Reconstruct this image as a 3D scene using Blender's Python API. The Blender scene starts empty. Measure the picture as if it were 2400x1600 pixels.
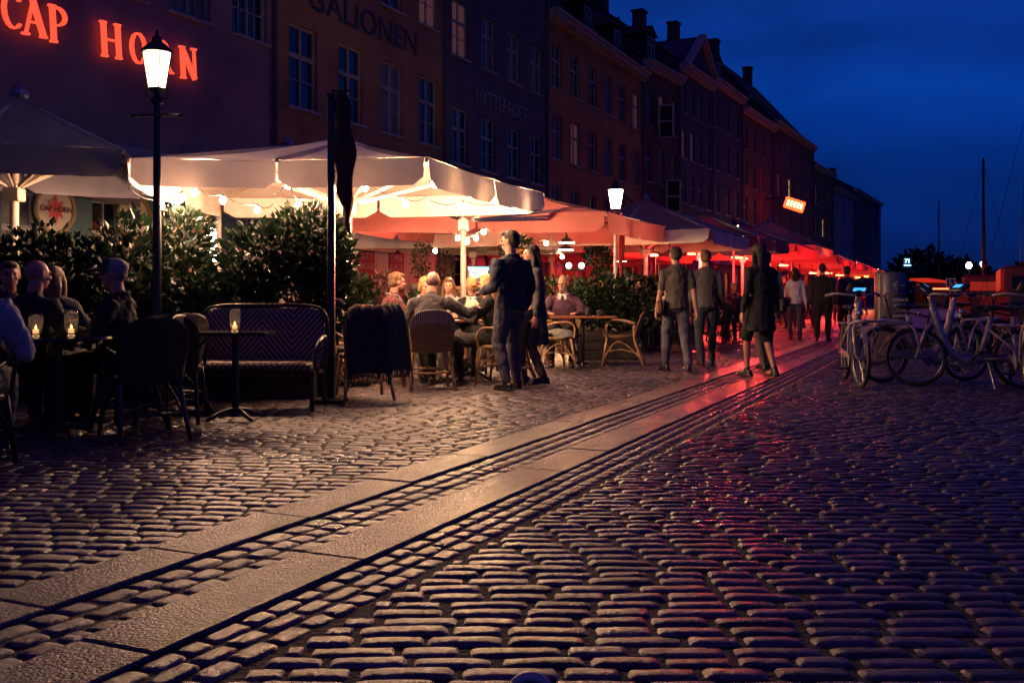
import bpy, bmesh, math, random
import numpy as np
from mathutils import Vector, Matrix, Euler
from math import sin, cos, pi, radians, sqrt
random.seed(7); rng = np.random.default_rng(7)
scene = bpy.context.scene; COL = scene.collection

# ------------------------------------------------------------------ camera
F = 2333.0; HC = 1.05; HY = 690.0           # focal length in 2400 px units, eye height, horizon row
cam_d = bpy.data.cameras.new('camera'); cam = bpy.data.objects.new('camera', cam_d); COL.objects.link(cam)
cam_d.sensor_width = 36; cam_d.lens = 36*F/2400; cam_d.clip_end = 2000; cam_d.clip_start = 0.05
cam.location = (0, 0, HC); cam.rotation_euler = (pi/2, 0, 0); cam_d.shift_y = -(800-HY)/2400
scene.camera = cam
# ------------------------------------------------------------------ world: deep blue dusk sky
W = bpy.data.worlds.new('World'); scene.world = W; W.use_nodes = True
nt = W.node_tree; N = nt.nodes; L = nt.links; N.clear()
out = N.new('ShaderNodeOutputWorld'); bg = N.new('ShaderNodeBackground')
tc = N.new('ShaderNodeTexCoord'); sp = N.new('ShaderNodeSeparateXYZ'); L.new(tc.outputs['Generated'], sp.inputs[0])
rp = N.new('ShaderNodeValToRGB'); L.new(sp.outputs[2], rp.inputs[0])
e = rp.color_ramp.elements
e[0].position = 0.0; e[0].color = (.0018, .0075, .055, 1)
e[1].position = 0.06; e[1].color = (.0014, .0150, .120, 1)
a = e.new(0.18); a.color = (.0016, .0420, .330, 1)
a = e.new(0.32); a.color = (.0045, .0360, .270, 1)
a = e.new(0.55); a.color = (.0260, .0090, .110, 1)
nz = N.new('ShaderNodeTexNoise'); nz.inputs['Scale'].default_value = 3.2; nz.inputs['Detail'].default_value = 5
mp = N.new('ShaderNodeMapping'); mp.inputs['Scale'].default_value = (1, 1, 3.5)
L.new(tc.outputs['Generated'], mp.inputs[0]); L.new(mp.outputs[0], nz.inputs[0])
r2 = N.new('ShaderNodeMapRange'); r2.inputs[1].default_value = .35; r2.inputs[2].default_value = .75; r2.inputs[3].default_value = .62; r2.inputs[4].default_value = 1.25
L.new(nz.outputs[0], r2.inputs[0])
mx = N.new('ShaderNodeMix'); mx.data_type = 'RGBA'; mx.blend_type = 'MULTIPLY'; mx.inputs[0].default_value = 1
L.new(rp.outputs[0], mx.inputs[6]); L.new(r2.outputs[0], mx.inputs[7]); L.new(mx.outputs[2], bg.inputs[0])
bg.inputs[1].default_value = 1.0; L.new(bg.outputs[0], out.inputs[0])
scene.view_settings.view_transform = 'Standard'; scene.view_settings.look = 'None'
scene.view_settings.exposure = 0.0; scene.view_settings.gamma = 1
scene.cycles.use_denoising = True; scene.cycles.max_bounces = 6; scene.cycles.diffuse_bounces = 3
scene.cycles.glossy_bounces = 3; scene.cycles.transmission_bounces = 4; scene.cycles.transparent_max_bounces = 6
scene.cycles.sample_clamp_indirect = 4; scene.cycles.sample_clamp_direct = 0
scene.cycles.caustics_reflective = False; scene.cycles.caustics_refractive = False

# ------------------------------------------------------------------ helpers
def at(x, y, Y): return Vector(((x-1200)*Y/F, Y, HC+(HY-y)*Y/F))
def gr(x, y):
    Y = HC*F/(y-HY); return Vector(((x-1200)*Y/F, Y, 0))
SD = Vector((0.45, 1, 0)).normalized(); SN = Vector((1, -0.45, 0)).normalized()   # street direction / towards the quay
SA = -math.atan2(0.45, 1)                                                           # rz that turns +Y onto the street

def tag(o, label=None, cat=None, group=None, kind=None):
    if label: o['label'] = label
    if cat: o['category'] = cat
    if group: o['group'] = group
    if kind: o['kind'] = kind
    return o
def thing(name, label, cat, loc=(0, 0, 0), rz=0, group=None):
    o = bpy.data.objects.new(name, None); COL.objects.link(o); o.empty_display_size = .1
    o.location = loc; o.rotation_euler = (0, 0, rz)
    return tag(o, label, cat, group)
def copy_tree(o, parent=None):
    c = o.copy(); COL.objects.link(c); c.parent = parent
    for ch in [q for q in bpy.data.objects if q.parent == o]: copy_tree(ch, c)
    return c

class MB:
    def __init__(s): s.v = []; s.f = []; s.m = []; s.mi = 0; s.col = None
    def add(s, vs, fs):
        b = len(s.v); s.v += [tuple(p) for p in vs]
        for f in fs: s.f.append(tuple(i+b for i in f)); s.m.append(s.mi)
        return b
    def box(s, c, h, R=None, bev=0):
        c = Vector(c); hx, hy, hz = h
        P = [Vector((sx*hx, sy*hy, sz*hz)) for sz in (-1, 1) for sy in (-1, 1) for sx in (-1, 1)]
        if bev > 0:
            P = []
            for sz in (-1, 1):
                for (kx, ky, kz) in ((1, 1, 0), ):
                    pass
            b = min(bev, hx*.9, hy*.9, hz*.9)
            rings = []
            for (z, i) in ((-hz, b), (-hz+b, 0), (hz-b, 0), (hz, b)):
                X, Y = hx-i, hy-i; k = b
                rings.append([Vector(q) for q in ((X-k, -Y, z), (X, -Y+k, z), (X, Y-k, z), (X-k, Y, z), (-X+k, Y, z), (-X, Y-k, z), (-X, -Y+k, z), (-X+k, -Y, z))])
            P = [p for r in rings for p in r]
            fs = [tuple(range(7, -1, -1)), tuple(range(24, 32))]
            for r in range(3):
                for i in range(8): j = (i+1) % 8; fs.append((r*8+i, r*8+j, r*8+8+j, r*8+8+i))
        else:
            fs = [(0, 2, 3, 1), (4, 5, 7, 6), (0, 1, 5, 4), (2, 6, 7, 3), (0, 4, 6, 2), (1, 3, 7, 5)]
        if R is not None: P = [R @ p for p in P]
        s.add([p+c for p in P], fs); return s
    def bar(s, a, b, w, h, up=(0, 0, 1), bev=0):
        a = Vector(a); b = Vector(b); y = (b-a); l = y.length; y.normalize(); up = Vector(up)
        x = y.cross(up)
        if x.length < 1e-4: x = Vector((1, 0, 0))
        x.normalize(); z = x.cross(y)
        R = Matrix((x, y, z)).transposed(); s.box((a+b)/2, (w/2, l/2, h/2), R, bev); return s
    def tube(s, pts, r, n=8, cap=True, closed=False):
        pts = [Vector(p) for p in pts]; m = len(pts)
        rr = r if isinstance(r, (list, tuple)) else [r]*m
        T = []
        for i in range(m):
            if closed: t = pts[(i+1) % m]-pts[i-1]
            else: t = pts[min(i+1, m-1)]-pts[max(i-1, 0)]
            T.append(t.normalized())
        x = T[0].orthogonal().normalized(); V = []; 
        for i in range(m):
            x = (x-T[i]*x.dot(T[i])); x = x.normalized() if x.length > 1e-6 else T[i].orthogonal().normalized()
            y = T[i].cross(x)
            for k in range(n):
                a = 2*pi*k/n; V.append(pts[i]+(x*cos(a)+y*sin(a))*rr[i])
        fs = []
        R = m if closed else m-1
        for i in range(R):
            j = (i+1) % m
            for k in range(n):
                l = (k+1) % n; fs.append((i*n+k, i*n+l, j*n+l, j*n+k))
        if cap and not closed: fs.append(tuple(range(n-1, -1, -1))); fs.append(tuple((m-1)*n+k for k in range(n)))
        s.add(V, fs); return s
    def lathe(s, prof, c=(0, 0, 0), n=20, sx=1, sy=1, R=None):
        V = []; c = Vector(c)
        for (r, z) in prof:
            for k in range(n):
                a = 2*pi*k/n; p = Vector((r*cos(a)*sx, r*sin(a)*sy, z))
                if R is not None: p = R @ p
                V.append(p+c)
        fs = []
        for i in range(len(prof)-1):
            for k in range(n):
                l = (k+1) % n; fs.append((i*n+k, i*n+l, (i+1)*n+l, (i+1)*n+k))
        if prof[0][0] > 1e-5: fs.append(tuple(range(n-1, -1, -1)))
        if prof[-1][0] > 1e-5: fs.append(tuple((len(prof)-1)*n+k for k in range(n)))
        s.add(V, fs); return s
    def ell(s, c, r, R=None, n=14, m=9):
        if not isinstance(r, (list, tuple)): r = (r, r, r)
        prof = [(sin(pi*i/m), -cos(pi*i/m)) for i in range(m+1)]; c = Vector(c); V = []; fs = []
        V.append(Vector((0, 0, -1)))
        for i in range(1, m):
            for k in range(n):
                a = 2*pi*k/n; V.append(Vector((prof[i][0]*cos(a), prof[i][0]*sin(a), prof[i][1])))
        V.append(Vector((0, 0, 1))); last = len(V)-1
        for k in range(n):
            l = (k+1) % n; fs.append((0, 1+l, 1+k)); fs.append((last, last-n+k, last-n+l))
        for i in range(m-2):
            for k in range(n):
                l = (k+1) % n; b = 1+i*n; fs.append((b+k, b+l, b+n+l, b+n+k))
        V = [Vector((p.x*r[0], p.y*r[1], p.z*r[2])) for p in V]
        if R is not None: V = [R @ p for p in V]
        s.add([p+c for p in V], fs); return s
    def chain(s, pts, rad, xd=(1, 0, 0), n=12, fl=(1, 1)):
        """closed limb: rings (rx, ry) along pts with rounded ends"""
        pts = [Vector(p) for p in pts]; rad = [q if isinstance(q, (tuple, list)) else (q, q) for q in rad]
        P = []; R = []
        t0 = (pts[1]-pts[0]).normalized(); t1 = (pts[-1]-pts[-2]).normalized()
        for a in (85, 60, 30): 
            k = radians(a); e = min(rad[0])*fl[0]; P.append(pts[0]-t0*e*sin(k)); R.append((rad[0][0]*cos(k), rad[0][1]*cos(k)))
        P += pts; R += rad
        for a in (30, 60, 85):
            k = radians(a); e = min(rad[-1])*fl[1]; P.append(pts[-1]+t1*e*sin(k)); R.append((rad[-1][0]*cos(k), rad[-1][1]*cos(k)))
        m = len(P); V = []; xd = Vector(xd)
        for i in range(m):
            t = (P[min(i+1, m-1)]-P[max(i-1, 0)]).normalized()
            x = xd-t*xd.dot(t)
            if x.length < .05: x = t.orthogonal()
            x.normalize(); y = t.cross(x)
            for k in range(n):
                a = 2*pi*k/n; V.append(P[i]+x*cos(a)*R[i][0]+y*sin(a)*R[i][1])
        fs = [tuple(range(n-1, -1, -1)), tuple((m-1)*n+k for k in range(n))]
        for i in range(m-1):
            for k in range(n):
                l = (k+1) % n; fs.append((i*n+k, i*n+l, i*n+n+l, i*n+n+k))
        s.add(V, fs); return s
    def quad(s, a, b, c, d): s.add([a, b, c, d], [(0, 1, 2, 3)]); return s
    def build(s, name, mats, parent=None, smooth=False, loc=None, rot=None):
        me = bpy.data.meshes.new(name); me.from_pydata(s.v, [], s.f)
        if not isinstance(mats, (list, tuple)): mats = [mats]
        for m in mats: me.materials.append(m)
        if len(mats) > 1: me.polygons.foreach_set('material_index', s.m)
        if smooth: me.polygons.foreach_set('use_smooth', [True]*len(s.f))
        me.update()
        o = bpy.data.objects.new(name, me); COL.objects.link(o)
        if parent is not None: o.parent = parent
        if loc is not None: o.location = loc
        if rot is not None: o.rotation_euler = rot
        return o

def arc(c, r, a0, a1, n, ax=(1, 0, 0), ay=(0, 0, 1)):
    ax = Vector(ax); ay = Vector(ay); c = Vector(c)
    return [c+ax*r*cos(a0+(a1-a0)*i/n)+ay*r*sin(a0+(a1-a0)*i/n) for i in range(n+1)]
def spline(pts, n=6):
    P = [Vector(p) for p in pts]; P = [P[0]*2-P[1]]+P+[P[-1]*2-P[-2]]; o = []
    for i in range(1, len(P)-2):
        for k in range(n):
            t = k/n; a, b, c, d = P[i-1:i+3]
            o.append(.5*((2*b)+(c-a)*t+(2*a-5*b+4*c-d)*t*t+(3*b-a-3*c+d)*t**3))
    o.append(P[-2]); return o

# ------------------------------------------------------------------ materials
MATS = {}
def mat(name, col, rough=.6, metal=0, var=.25, scale=8, bump=0, bscale=40, emit=0, ecol=None, spec=.5, coat=0):
    if name in MATS: return MATS[name]
    m = bpy.data.materials.new(name); m.use_nodes = True; t = m.node_tree; b = t.nodes['Principled BSDF']
    b.inputs['Roughness'].default_value = rough; b.inputs['Metallic'].default_value = metal
    b.inputs['Specular IOR Level'].default_value = spec
    if coat: b.inputs['Coat Weight'].default_value = coat
    tc = t.nodes.new('ShaderNodeTexCoord')
    if var > 0:
        n = t.nodes.new('ShaderNodeTexNoise'); n.inputs['Scale'].default_value = scale; n.inputs['Detail'].default_value = 6
        t.links.new(tc.outputs['Object'], n.inputs['Vector'])
        r = t.nodes.new('ShaderNodeValToRGB'); r.color_ramp.elements[0].position = .3; r.color_ramp.elements[1].position = .7
        r.color_ramp.elements[0].color = [max(0, c*(1-var)) for c in col]+[1]
        r.color_ramp.elements[1].color = [min(1, c*(1+var)) for c in col]+[1]
        t.links.new(n.outputs[0], r.inputs[0]); t.links.new(r.outputs[0], b.inputs['Base Color'])
    else: b.inputs['Base Color'].default_value = (*col, 1)
    if bump > 0:
        n2 = t.nodes.new('ShaderNodeTexNoise'); n2.inputs['Scale'].default_value = bscale; n2.inputs['Detail'].default_value = 4
        t.links.new(tc.outputs['Object'], n2.inputs['Vector'])
        bp = t.nodes.new('ShaderNodeBump'); bp.inputs['Strength'].default_value = bump; bp.inputs['Distance'].default_value = .02
        t.links.new(n2.outputs[0], bp.inputs['Height']); t.links.new(bp.outputs[0], b.inputs['Normal'])
    if emit > 0:
        b.inputs['Emission Color'].default_value = (*(ecol or col), 1); b.inputs['Emission Strength'].default_value = emit
    MATS[name] = m; return m
def fabric(name, col, trans=.35):
    m = mat(name, col, .9, var=.22, scale=2.2, bump=.6, bscale=5)
    t = m.node_tree; b = t.nodes['Principled BSDF']; o = t.nodes['Material Output']
    tr = t.nodes.new('ShaderNodeBsdfTranslucent'); tr.inputs[0].default_value = (*[min(1, c*1.05) for c in col], 1)
    mx = t.nodes.new('ShaderNodeMixShader'); mx.inputs[0].default_value = trans
    t.links.new(b.outputs[0], mx.inputs[1]); t.links.new(tr.outputs[0], mx.inputs[2]); t.links.new(mx.outputs[0], o.inputs[0])
    return m
def wicker(name, c1, c2, sx=60, sz=30, rough=.55):
    m = bpy.data.materials.new(name); m.use_nodes = True; t = m.node_tree; b = t.nodes['Principled BSDF']
    tc = t.nodes.new('ShaderNodeTexCoord'); br = t.nodes.new('ShaderNodeTexBrick')
    mp = t.nodes.new('ShaderNodeMapping'); mp.inputs['Rotation'].default_value = (pi/2, 0, 0)
    t.links.new(tc.outputs['Object'], mp.inputs[0]); t.links.new(mp.outputs[0], br.inputs[0])
    br.inputs['Color1'].default_value = (*c1, 1); br.inputs['Color2'].default_value = (*c2, 1); br.inputs['Mortar'].default_value = (.02, .012, .006, 1)
    br.inputs['Scale'].default_value = 1; br.inputs['Brick Width'].default_value = .030; br.inputs['Row Height'].default_value = .013
    br.inputs['Mortar Size'].default_value = .0025; br.inputs['Mortar Smooth'].default_value = .6
    bp = t.nodes.new('ShaderNodeBump'); bp.inputs['Strength'].default_value = .8; bp.inputs['Distance'].default_value = .004; bp.invert = True
    t.links.new(br.outputs['Fac'], bp.inputs['Height']); t.links.new(bp.outputs[0], b.inputs['Normal'])
    t.links.new(br.outputs[0], b.inputs['Base Color']); b.inputs['Roughness'].default_value = rough
    MATS[name] = m; return m
def stripes(name, c1, c2, scale=90, axis='X', angle=0, rough=.6, chevron=False):
    m = bpy.data.materials.new(name); m.use_nodes = True; t = m.node_tree; b = t.nodes['Principled BSDF']
    tc = t.nodes.new('ShaderNodeTexCoord'); s = t.nodes.new('ShaderNodeSeparateXYZ'); t.links.new(tc.outputs['Object'], s.inputs[0])
    def mt(op, a, bb=None):
        n = t.nodes.new('ShaderNodeMath'); n.operation = op
        for i, q in enumerate((a, bb)):
            if q is None: continue
            if isinstance(q, (int, float)): n.inputs[i].default_value = q
            else: t.links.new(q, n.inputs[i])
        return n.outputs[0]
    if chevron:
        ab = mt('PINGPONG', s.outputs[0], .29); v = mt('ADD', mt('MULTIPLY', ab, 1.15), mt('SNAP', s.outputs[2], .016)); v = mt('MULTIPLY', v, scale)
    else:
        v = mt('MULTIPLY', s.outputs[{'X': 0, 'Y': 1, 'Z': 2}[axis]], scale)
    fr = mt('GREATER_THAN', mt('FRACT', v), .5)
    mx = t.nodes.new('ShaderNodeMix'); mx.data_type = 'RGBA'; t.links.new(fr, mx.inputs[0])
    mx.inputs[6].default_value = (*c1, 1); mx.inputs[7].default_value = (*c2, 1); t.links.new(mx.outputs[2], b.inputs['Base Color'])
    wv = t.nodes.new('ShaderNodeTexNoise'); wv.inputs['Scale'].default_value = 150; bp = t.nodes.new('ShaderNodeBump'); bp.inputs['Strength'].default_value = .4
    t.links.new(tc.outputs['Object'], wv.inputs[0]); t.links.new(wv.outputs[0], bp.inputs['Height']); t.links.new(bp.outputs[0], b.inputs['Normal'])
    b.inputs['Roughness'].default_value = rough; MATS[name] = m; return m
def emis(name, col, st):
    m = bpy.data.materials.new(name); m.use_nodes = True; t = m.node_tree; b = t.nodes['Principled BSDF']
    b.inputs['Base Color'].default_value = (*[c*.6 for c in col], 1); b.inputs['Emission Color'].default_value = (*col, 1); b.inputs['Emission Strength'].default_value = st
    MATS[name] = m; return m
def glassy(name, col, rough=.05, ior=1.45):
    m = mat(name, col, rough, var=0, spec=.6); b = m.node_tree.nodes['Principled BSDF']; b.inputs['Transmission Weight'].default_value = .95; b.inputs['IOR'].default_value = ior; return m
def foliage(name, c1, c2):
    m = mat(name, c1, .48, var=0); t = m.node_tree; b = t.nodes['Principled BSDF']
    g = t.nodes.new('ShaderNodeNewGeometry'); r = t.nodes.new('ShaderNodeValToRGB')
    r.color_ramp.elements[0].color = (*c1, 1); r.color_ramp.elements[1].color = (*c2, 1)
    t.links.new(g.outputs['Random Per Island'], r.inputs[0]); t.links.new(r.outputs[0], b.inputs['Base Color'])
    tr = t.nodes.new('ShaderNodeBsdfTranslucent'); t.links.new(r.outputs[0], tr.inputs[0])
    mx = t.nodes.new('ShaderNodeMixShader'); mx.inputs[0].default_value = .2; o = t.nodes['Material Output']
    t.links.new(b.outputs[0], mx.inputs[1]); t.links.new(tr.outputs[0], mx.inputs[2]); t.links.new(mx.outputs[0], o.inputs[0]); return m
def bricky(name, c1, c2, mo, w=.24, h=.075, ms=.010, bump=.5, rough=.85, stain=.35):
    m = bpy.data.materials.new(name); m.use_nodes = True; t = m.node_tree; b = t.nodes['Principled BSDF']
    tc = t.nodes.new('ShaderNodeTexCoord'); br = t.nodes.new('ShaderNodeTexBrick'); mp = t.nodes.new('ShaderNodeMapping'); mp.inputs['Rotation'].default_value = (pi/2, 0, 0)
    t.links.new(tc.outputs['Object'], mp.inputs[0]); t.links.new(mp.outputs[0], br.inputs[0]); br.inputs['Scale'].default_value = 1
    br.inputs['Color1'].default_value = (*c1, 1); br.inputs['Color2'].default_value = (*c2, 1); br.inputs['Mortar'].default_value = (*mo, 1)
    br.inputs['Brick Width'].default_value = w; br.inputs['Row Height'].default_value = h; br.inputs['Mortar Size'].default_value = ms
    n = t.nodes.new('ShaderNodeTexNoise'); n.inputs['Scale'].default_value = .9; n.inputs['Detail'].default_value = 7; t.links.new(tc.outputs['Object'], n.inputs[0])
    r = t.nodes.new('ShaderNodeMapRange'); r.inputs[1].default_value = .3; r.inputs[2].default_value = .7; r.inputs[3].default_value = 1-stain; r.inputs[4].default_value = 1.1
    t.links.new(n.outputs[0], r.inputs[0]); mx = t.nodes.new('ShaderNodeMix'); mx.data_type = 'RGBA'; mx.blend_type = 'MULTIPLY'; mx.inputs[0].default_value = 1
    t.links.new(br.outputs[0], mx.inputs[6]); t.links.new(r.outputs[0], mx.inputs[7]); t.links.new(mx.outputs[2], b.inputs['Base Color'])
    bp = t.nodes.new('ShaderNodeBump'); bp.inputs['Strength'].default_value = bump; bp.inputs['Distance'].default_value = .01; bp.invert = True
    t.links.new(br.outputs['Fac'], bp.inputs['Height']); t.links.new(bp.outputs[0], b.inputs['Normal']); b.inputs['Roughness'].default_value = rough
    MATS[name] = m; return m

M_post = mat('lamp_post_paint', (.42, .36, .34), .45, bump=.1)
M_black = mat('black_paint', (.012, .012, .016), .35, bump=.1)
M_steel = mat('brushed_steel', (.35, .35, .36), .35, 1, bump=.1)
M_chrome = mat('polished_steel', (.5, .5, .52), .15, 1, var=.1)
M_white = mat('white_paint', (.72, .70, .68), .4, var=.1, bump=.05)
M_wood = mat('varnished_wood', (.20, .075, .03), .35, var=.4, scale=3, bump=.1)
M_dwood = mat('dark_wood', (.05, .025, .015), .5, var=.4, scale=3, bump=.2)
M_cane = mat('rattan_cane', (.42, .25, .11), .4, var=.35, scale=25, bump=.2)
M_dcane = mat('dark_cane', (.028, .02, .018), .3, var=.3, scale=25, bump=.2)
M_wick = wicker('woven_rattan', (.44, .27, .12), (.30, .17, .07))
M_dwick = wicker('black_woven_rattan', (.030, .026, .028), (.015, .013, .014), rough=.35)
M_rim = stripes('striped_weave', (.045, .03, .03), (.55, .45, .36), 48)
M_chev = stripes('chevron_weave', (.030, .018, .022), (.34, .21, .14), 17, chevron=True)
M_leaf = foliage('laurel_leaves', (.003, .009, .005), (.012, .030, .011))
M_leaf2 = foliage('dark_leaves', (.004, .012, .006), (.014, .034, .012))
M_stem = mat('plant_stem', (.06, .04, .02), .8)
M_soil = mat('planter_wood', (.025, .018, .016), .7, bump=.2)
M_bulb = emis('bulb_glow', (1, .55, .32), 1900)
M_bulb2 = emis('small_bulb_glow', (1, .56, .28), 1500)
M_candle = emis('candle_flame', (1, .50, .15), 500)
M_lant = emis('lantern_glow', (1, .66, .46), 34)
M_lantf = emis('far_lantern_glow', (1, .72, .5), 60)
M_lant2 = emis('dim_lantern_glow', (1, .52, .34), 7)
M_lantg = emis('yellow_lantern_glow', (.9, 1, .35), 14)
M_red = emis('red_heater_glow', (1, .05, .015), 40)
M_glass = glassy('clear_glass', (.9, .9, .9))
M_cable = mat('cable_rubber', (.02, .02, .02), .6)

# ------------------------------------------------------------------ ground: individually laid setts
def sett_mat(name, c, rough):
    m = bpy.data.materials.new(name); m.use_nodes = True; t = m.node_tree; b = t.nodes['Principled BSDF']
    at_ = t.nodes.new('ShaderNodeAttribute'); at_.attribute_name = 'tint'
    tc = t.nodes.new('ShaderNodeTexCoord'); n = t.nodes.new('ShaderNodeTexNoise'); n.inputs['Scale'].default_value = 34; n.inputs['Detail'].default_value = 8; n.inputs['Roughness'].default_value = .7
    t.links.new(tc.outputs['Object'], n.inputs[0])
    n3 = t.nodes.new('ShaderNodeTexNoise'); n3.inputs['Scale'].default_value = .7; n3.inputs['Detail'].default_value = 5; t.links.new(tc.outputs['Object'], n3.inputs[0])
    a1 = t.nodes.new('ShaderNodeMapRange'); a1.inputs[1].default_value = .3; a1.inputs[2].default_value = .7; a1.inputs[3].default_value = .35; a1.inputs[4].default_value = 1.6; t.links.new(n.outputs[0], a1.inputs[0])
    mx = t.nodes.new('ShaderNodeMix'); mx.data_type = 'RGBA'; mx.blend_type = 'MULTIPLY'; mx.inputs[0].default_value = 1
    t.links.new(at_.outputs[0], mx.inputs[6]); t.links.new(a1.outputs[0], mx.inputs[7])
    m2 = t.nodes.new('ShaderNodeMix'); m2.data_type = 'RGBA'; m2.blend_type = 'MULTIPLY'; m2.inputs[0].default_value = 1
    m2.inputs[7].default_value = (*c, 1); t.links.new(mx.outputs[2], m2.inputs[6]); t.links.new(m2.outputs[2], b.inputs['Base Color'])
    rr = t.nodes.new('ShaderNodeMapRange'); rr.inputs[1].default_value = .35; rr.inputs[2].default_value = .65; rr.inputs[3].default_value = rough-.10; rr.inputs[4].default_value = rough+.18
    t.links.new(n3.outputs[0], rr.inputs[0]); t.links.new(rr.outputs[0], b.inputs['Roughness'])
    bp = t.nodes.new('ShaderNodeBump'); bp.inputs['Strength'].default_value = .8; bp.inputs['Distance'].default_value = .010
    t.links.new(n.outputs[0], bp.inputs['Height']); t.links.new(bp.outputs[0], b.inputs['Normal'])
    MATS[name] = m; return m
M_sett = sett_mat('granite_setts', (.098, .074, .092), .33)
def lat(x, y): return x*.912-y*.4104      # distance across the street
def setts(name, e1, e2, pl, pw, gap, region, rmin, rmax, umin, umax, hgt=.015, jit=.004, bounds=None):
    """rows along e1 (lengths pl), rows stacked along e2 (pitch pw)"""
    e1 = np.array(e1[:2]); e2 = np.array(e2[:2]); C = []; 
    r = rmin; k = 0
    while r < rmax:
        w = pw*(1+rng.uniform(-.08, .08)); u = umin+rng.uniform(-pl, 0)
        while u < umax:
            l = pl*rng.uniform(.72, 1.3)
            a = u; b = u+l
            if bounds:
                s0 = e1[0]*.912-e1[1]*.4104; k0 = lat(*(e2*(r+w/2)))       # lat = k0+s0*u
                ua = (bounds[0]-k0)/s0; ub = (bounds[1]-k0)/s0; a = max(a, ua); b = min(b, ub)
            c = e1*(a+b)/2+e2*(r+w/2)
            if b-a > .045 and region(c[0], c[1]): C.append((c[0], c[1], (b-a)/2-gap/2, w/2-gap/2))
            u += l
        r += w; k += 1
    V = []; Fc = []; T = []; b = 0
    for (cx, cy, hl, hw) in C:
        near = cy < 9
        nu, nv = (9, 6) if cy < 6.5 else ((6, 5) if cy < 13 else (4, 4))
        s = np.linspace(-1, 1, nu); q = np.linspace(-1, 1, nv); S, Q = np.meshgrid(s, q, indexing='ij')
        S2 = np.sign(S)*np.abs(S)**.6; Q2 = np.sign(Q)*np.abs(Q)**.6
        rs = 1-.05*(np.abs(Q2)**4); rq = 1-.12*(np.abs(S2)**4)
        A = S2*hl*rs; B = Q2*hw*rq
        ev = np.maximum(np.abs(S2)**9, np.abs(Q2)**5)
        Z = -hgt*np.clip(ev, 0, 1)**1.2-.0025*Q2**2-.002*S2**2+rng.uniform(-.005, .0)
        Z += A*rng.uniform(-.022, .022)+B*rng.uniform(-.05, .05)
        if near: Z += rng.normal(0, .0009, Z.shape)
        th = rng.uniform(-.035, .035); ct, st = cos(th), sin(th)
        A2 = A*ct-B*st; B2 = A*st+B*ct
        X = cx+A2*e1[0]+B2*e2[0]+rng.uniform(-jit, jit); Y = cy+A2*e1[1]+B2*e2[1]+rng.uniform(-jit, jit)
        V.append(np.stack([X, Y, Z], -1).reshape(-1, 3))
        I = np.arange(nu*nv).reshape(nu, nv)+b
        Fc.append(np.stack([I[:-1, :-1], I[1:, :-1], I[1:, 1:], I[:-1, 1:]], -1).reshape(-1, 4))
        g = rng.uniform(.45, 1.45); tc_ = np.array([g*rng.uniform(.93, 1.08), g, g*rng.uniform(.9, 1.08), 1])
        T.append(np.repeat(tc_[None], nu*nv, 0)); b += nu*nv
    V = np.concatenate(V); Fc = np.concatenate(Fc); T = np.concatenate(T)
    det = e1[0]*e2[1]-e1[1]*e2[0]
    if det < 0: Fc = Fc[:, ::-1]
    me = bpy.data.meshes.new(name); me.vertices.add(len(V)); me.vertices.foreach_set('co', V.ravel().astype(np.float32))
    me.loops.add(Fc.size); me.loops.foreach_set('vertex_index', Fc.ravel().astype(np.int32)); me.polygons.add(len(Fc))
    me.polygons.foreach_set('loop_start', np.arange(0, Fc.size, 4, dtype=np.int32)); me.polygons.foreach_set('loop_total', np.full(len(Fc), 4, dtype=np.int32))
    me.polygons.foreach_set('use_smooth', np.ones(len(Fc), dtype=bool))
    ca = me.color_attributes.new('tint', 'FLOAT_COLOR', 'POINT'); ca.data.foreach_set('color', T.ravel().astype(np.float32))
    me.materials.append(M_sett); me.update(calc_edges=True); me.validate()
    o = bpy.data.objects.new(name, me); COL.objects.link(o); tag(o, kind='structure'); return o
def vis(x, y): return abs(x) < .56*y+.9
S1a, S1b, S2a, S2b, S3 = -3.07, -2.78, -2.44, -2.14, -1.84
setts('street_paving', (1, 0), (0, 1), (.235), .088, .007, lambda x, y: vis(x, y), 2.3, 27, -14, 17, bounds=(S3+.012, 99))
setts('terrace_paving', (1, -.10), (.10, 1), .185, .108, .008, lambda x, y: lat(x, y) > -12.6 and vis(x, y), 2.3, 30, -18, 16, hgt=.014, bounds=(-99, S1a-.008))
setts('middle_paving', SD, SN, .15, .113, .009, lambda x, y: S1b < lat(x, y) < S2a and vis(x, y), S1b, S2a-.05, 0, 30, hgt=.015)
setts('edge_paving', SD, SN, .145, .098, .008, lambda x, y: S2b < lat(x, y) < S3 and vis(x, y), S2b, S3-.03, 0, 30, hgt=.015)
M_slab = mat('granite_slab', (.150, .108, .112), .30, var=.6, scale=55, bump=.7, bscale=90)
def stain(m, sc=1.1, lo=.45, hi=1.2):
    t = m.node_tree; b = t.nodes['Principled BSDF']; src = b.inputs['Base Color'].links[0].from_socket; tc = t.nodes.new('ShaderNodeTexCoord'); n = t.nodes.new('ShaderNodeTexNoise'); n.inputs['Scale'].default_value = sc; n.inputs['Detail'].default_value = 8; n.inputs['Roughness'].default_value = .65
    t.links.new(tc.outputs['Object'], n.inputs[0]); r = t.nodes.new('ShaderNodeMapRange'); r.inputs[1].default_value = .35; r.inputs[2].default_value = .65; r.inputs[3].default_value = lo; r.inputs[4].default_value = hi; t.links.new(n.outputs[0], r.inputs[0])
    mx = t.nodes.new('ShaderNodeMix'); mx.data_type = 'RGBA'; mx.blend_type = 'MULTIPLY'; mx.inputs[0].default_value = 1; t.links.new(src, mx.inputs[6]); t.links.new(r.outputs[0], mx.inputs[7]); t.links.new(mx.outputs[2], b.inputs['Base Color'])
stain(M_slab, 1.6, .3, 1.25)
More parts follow.
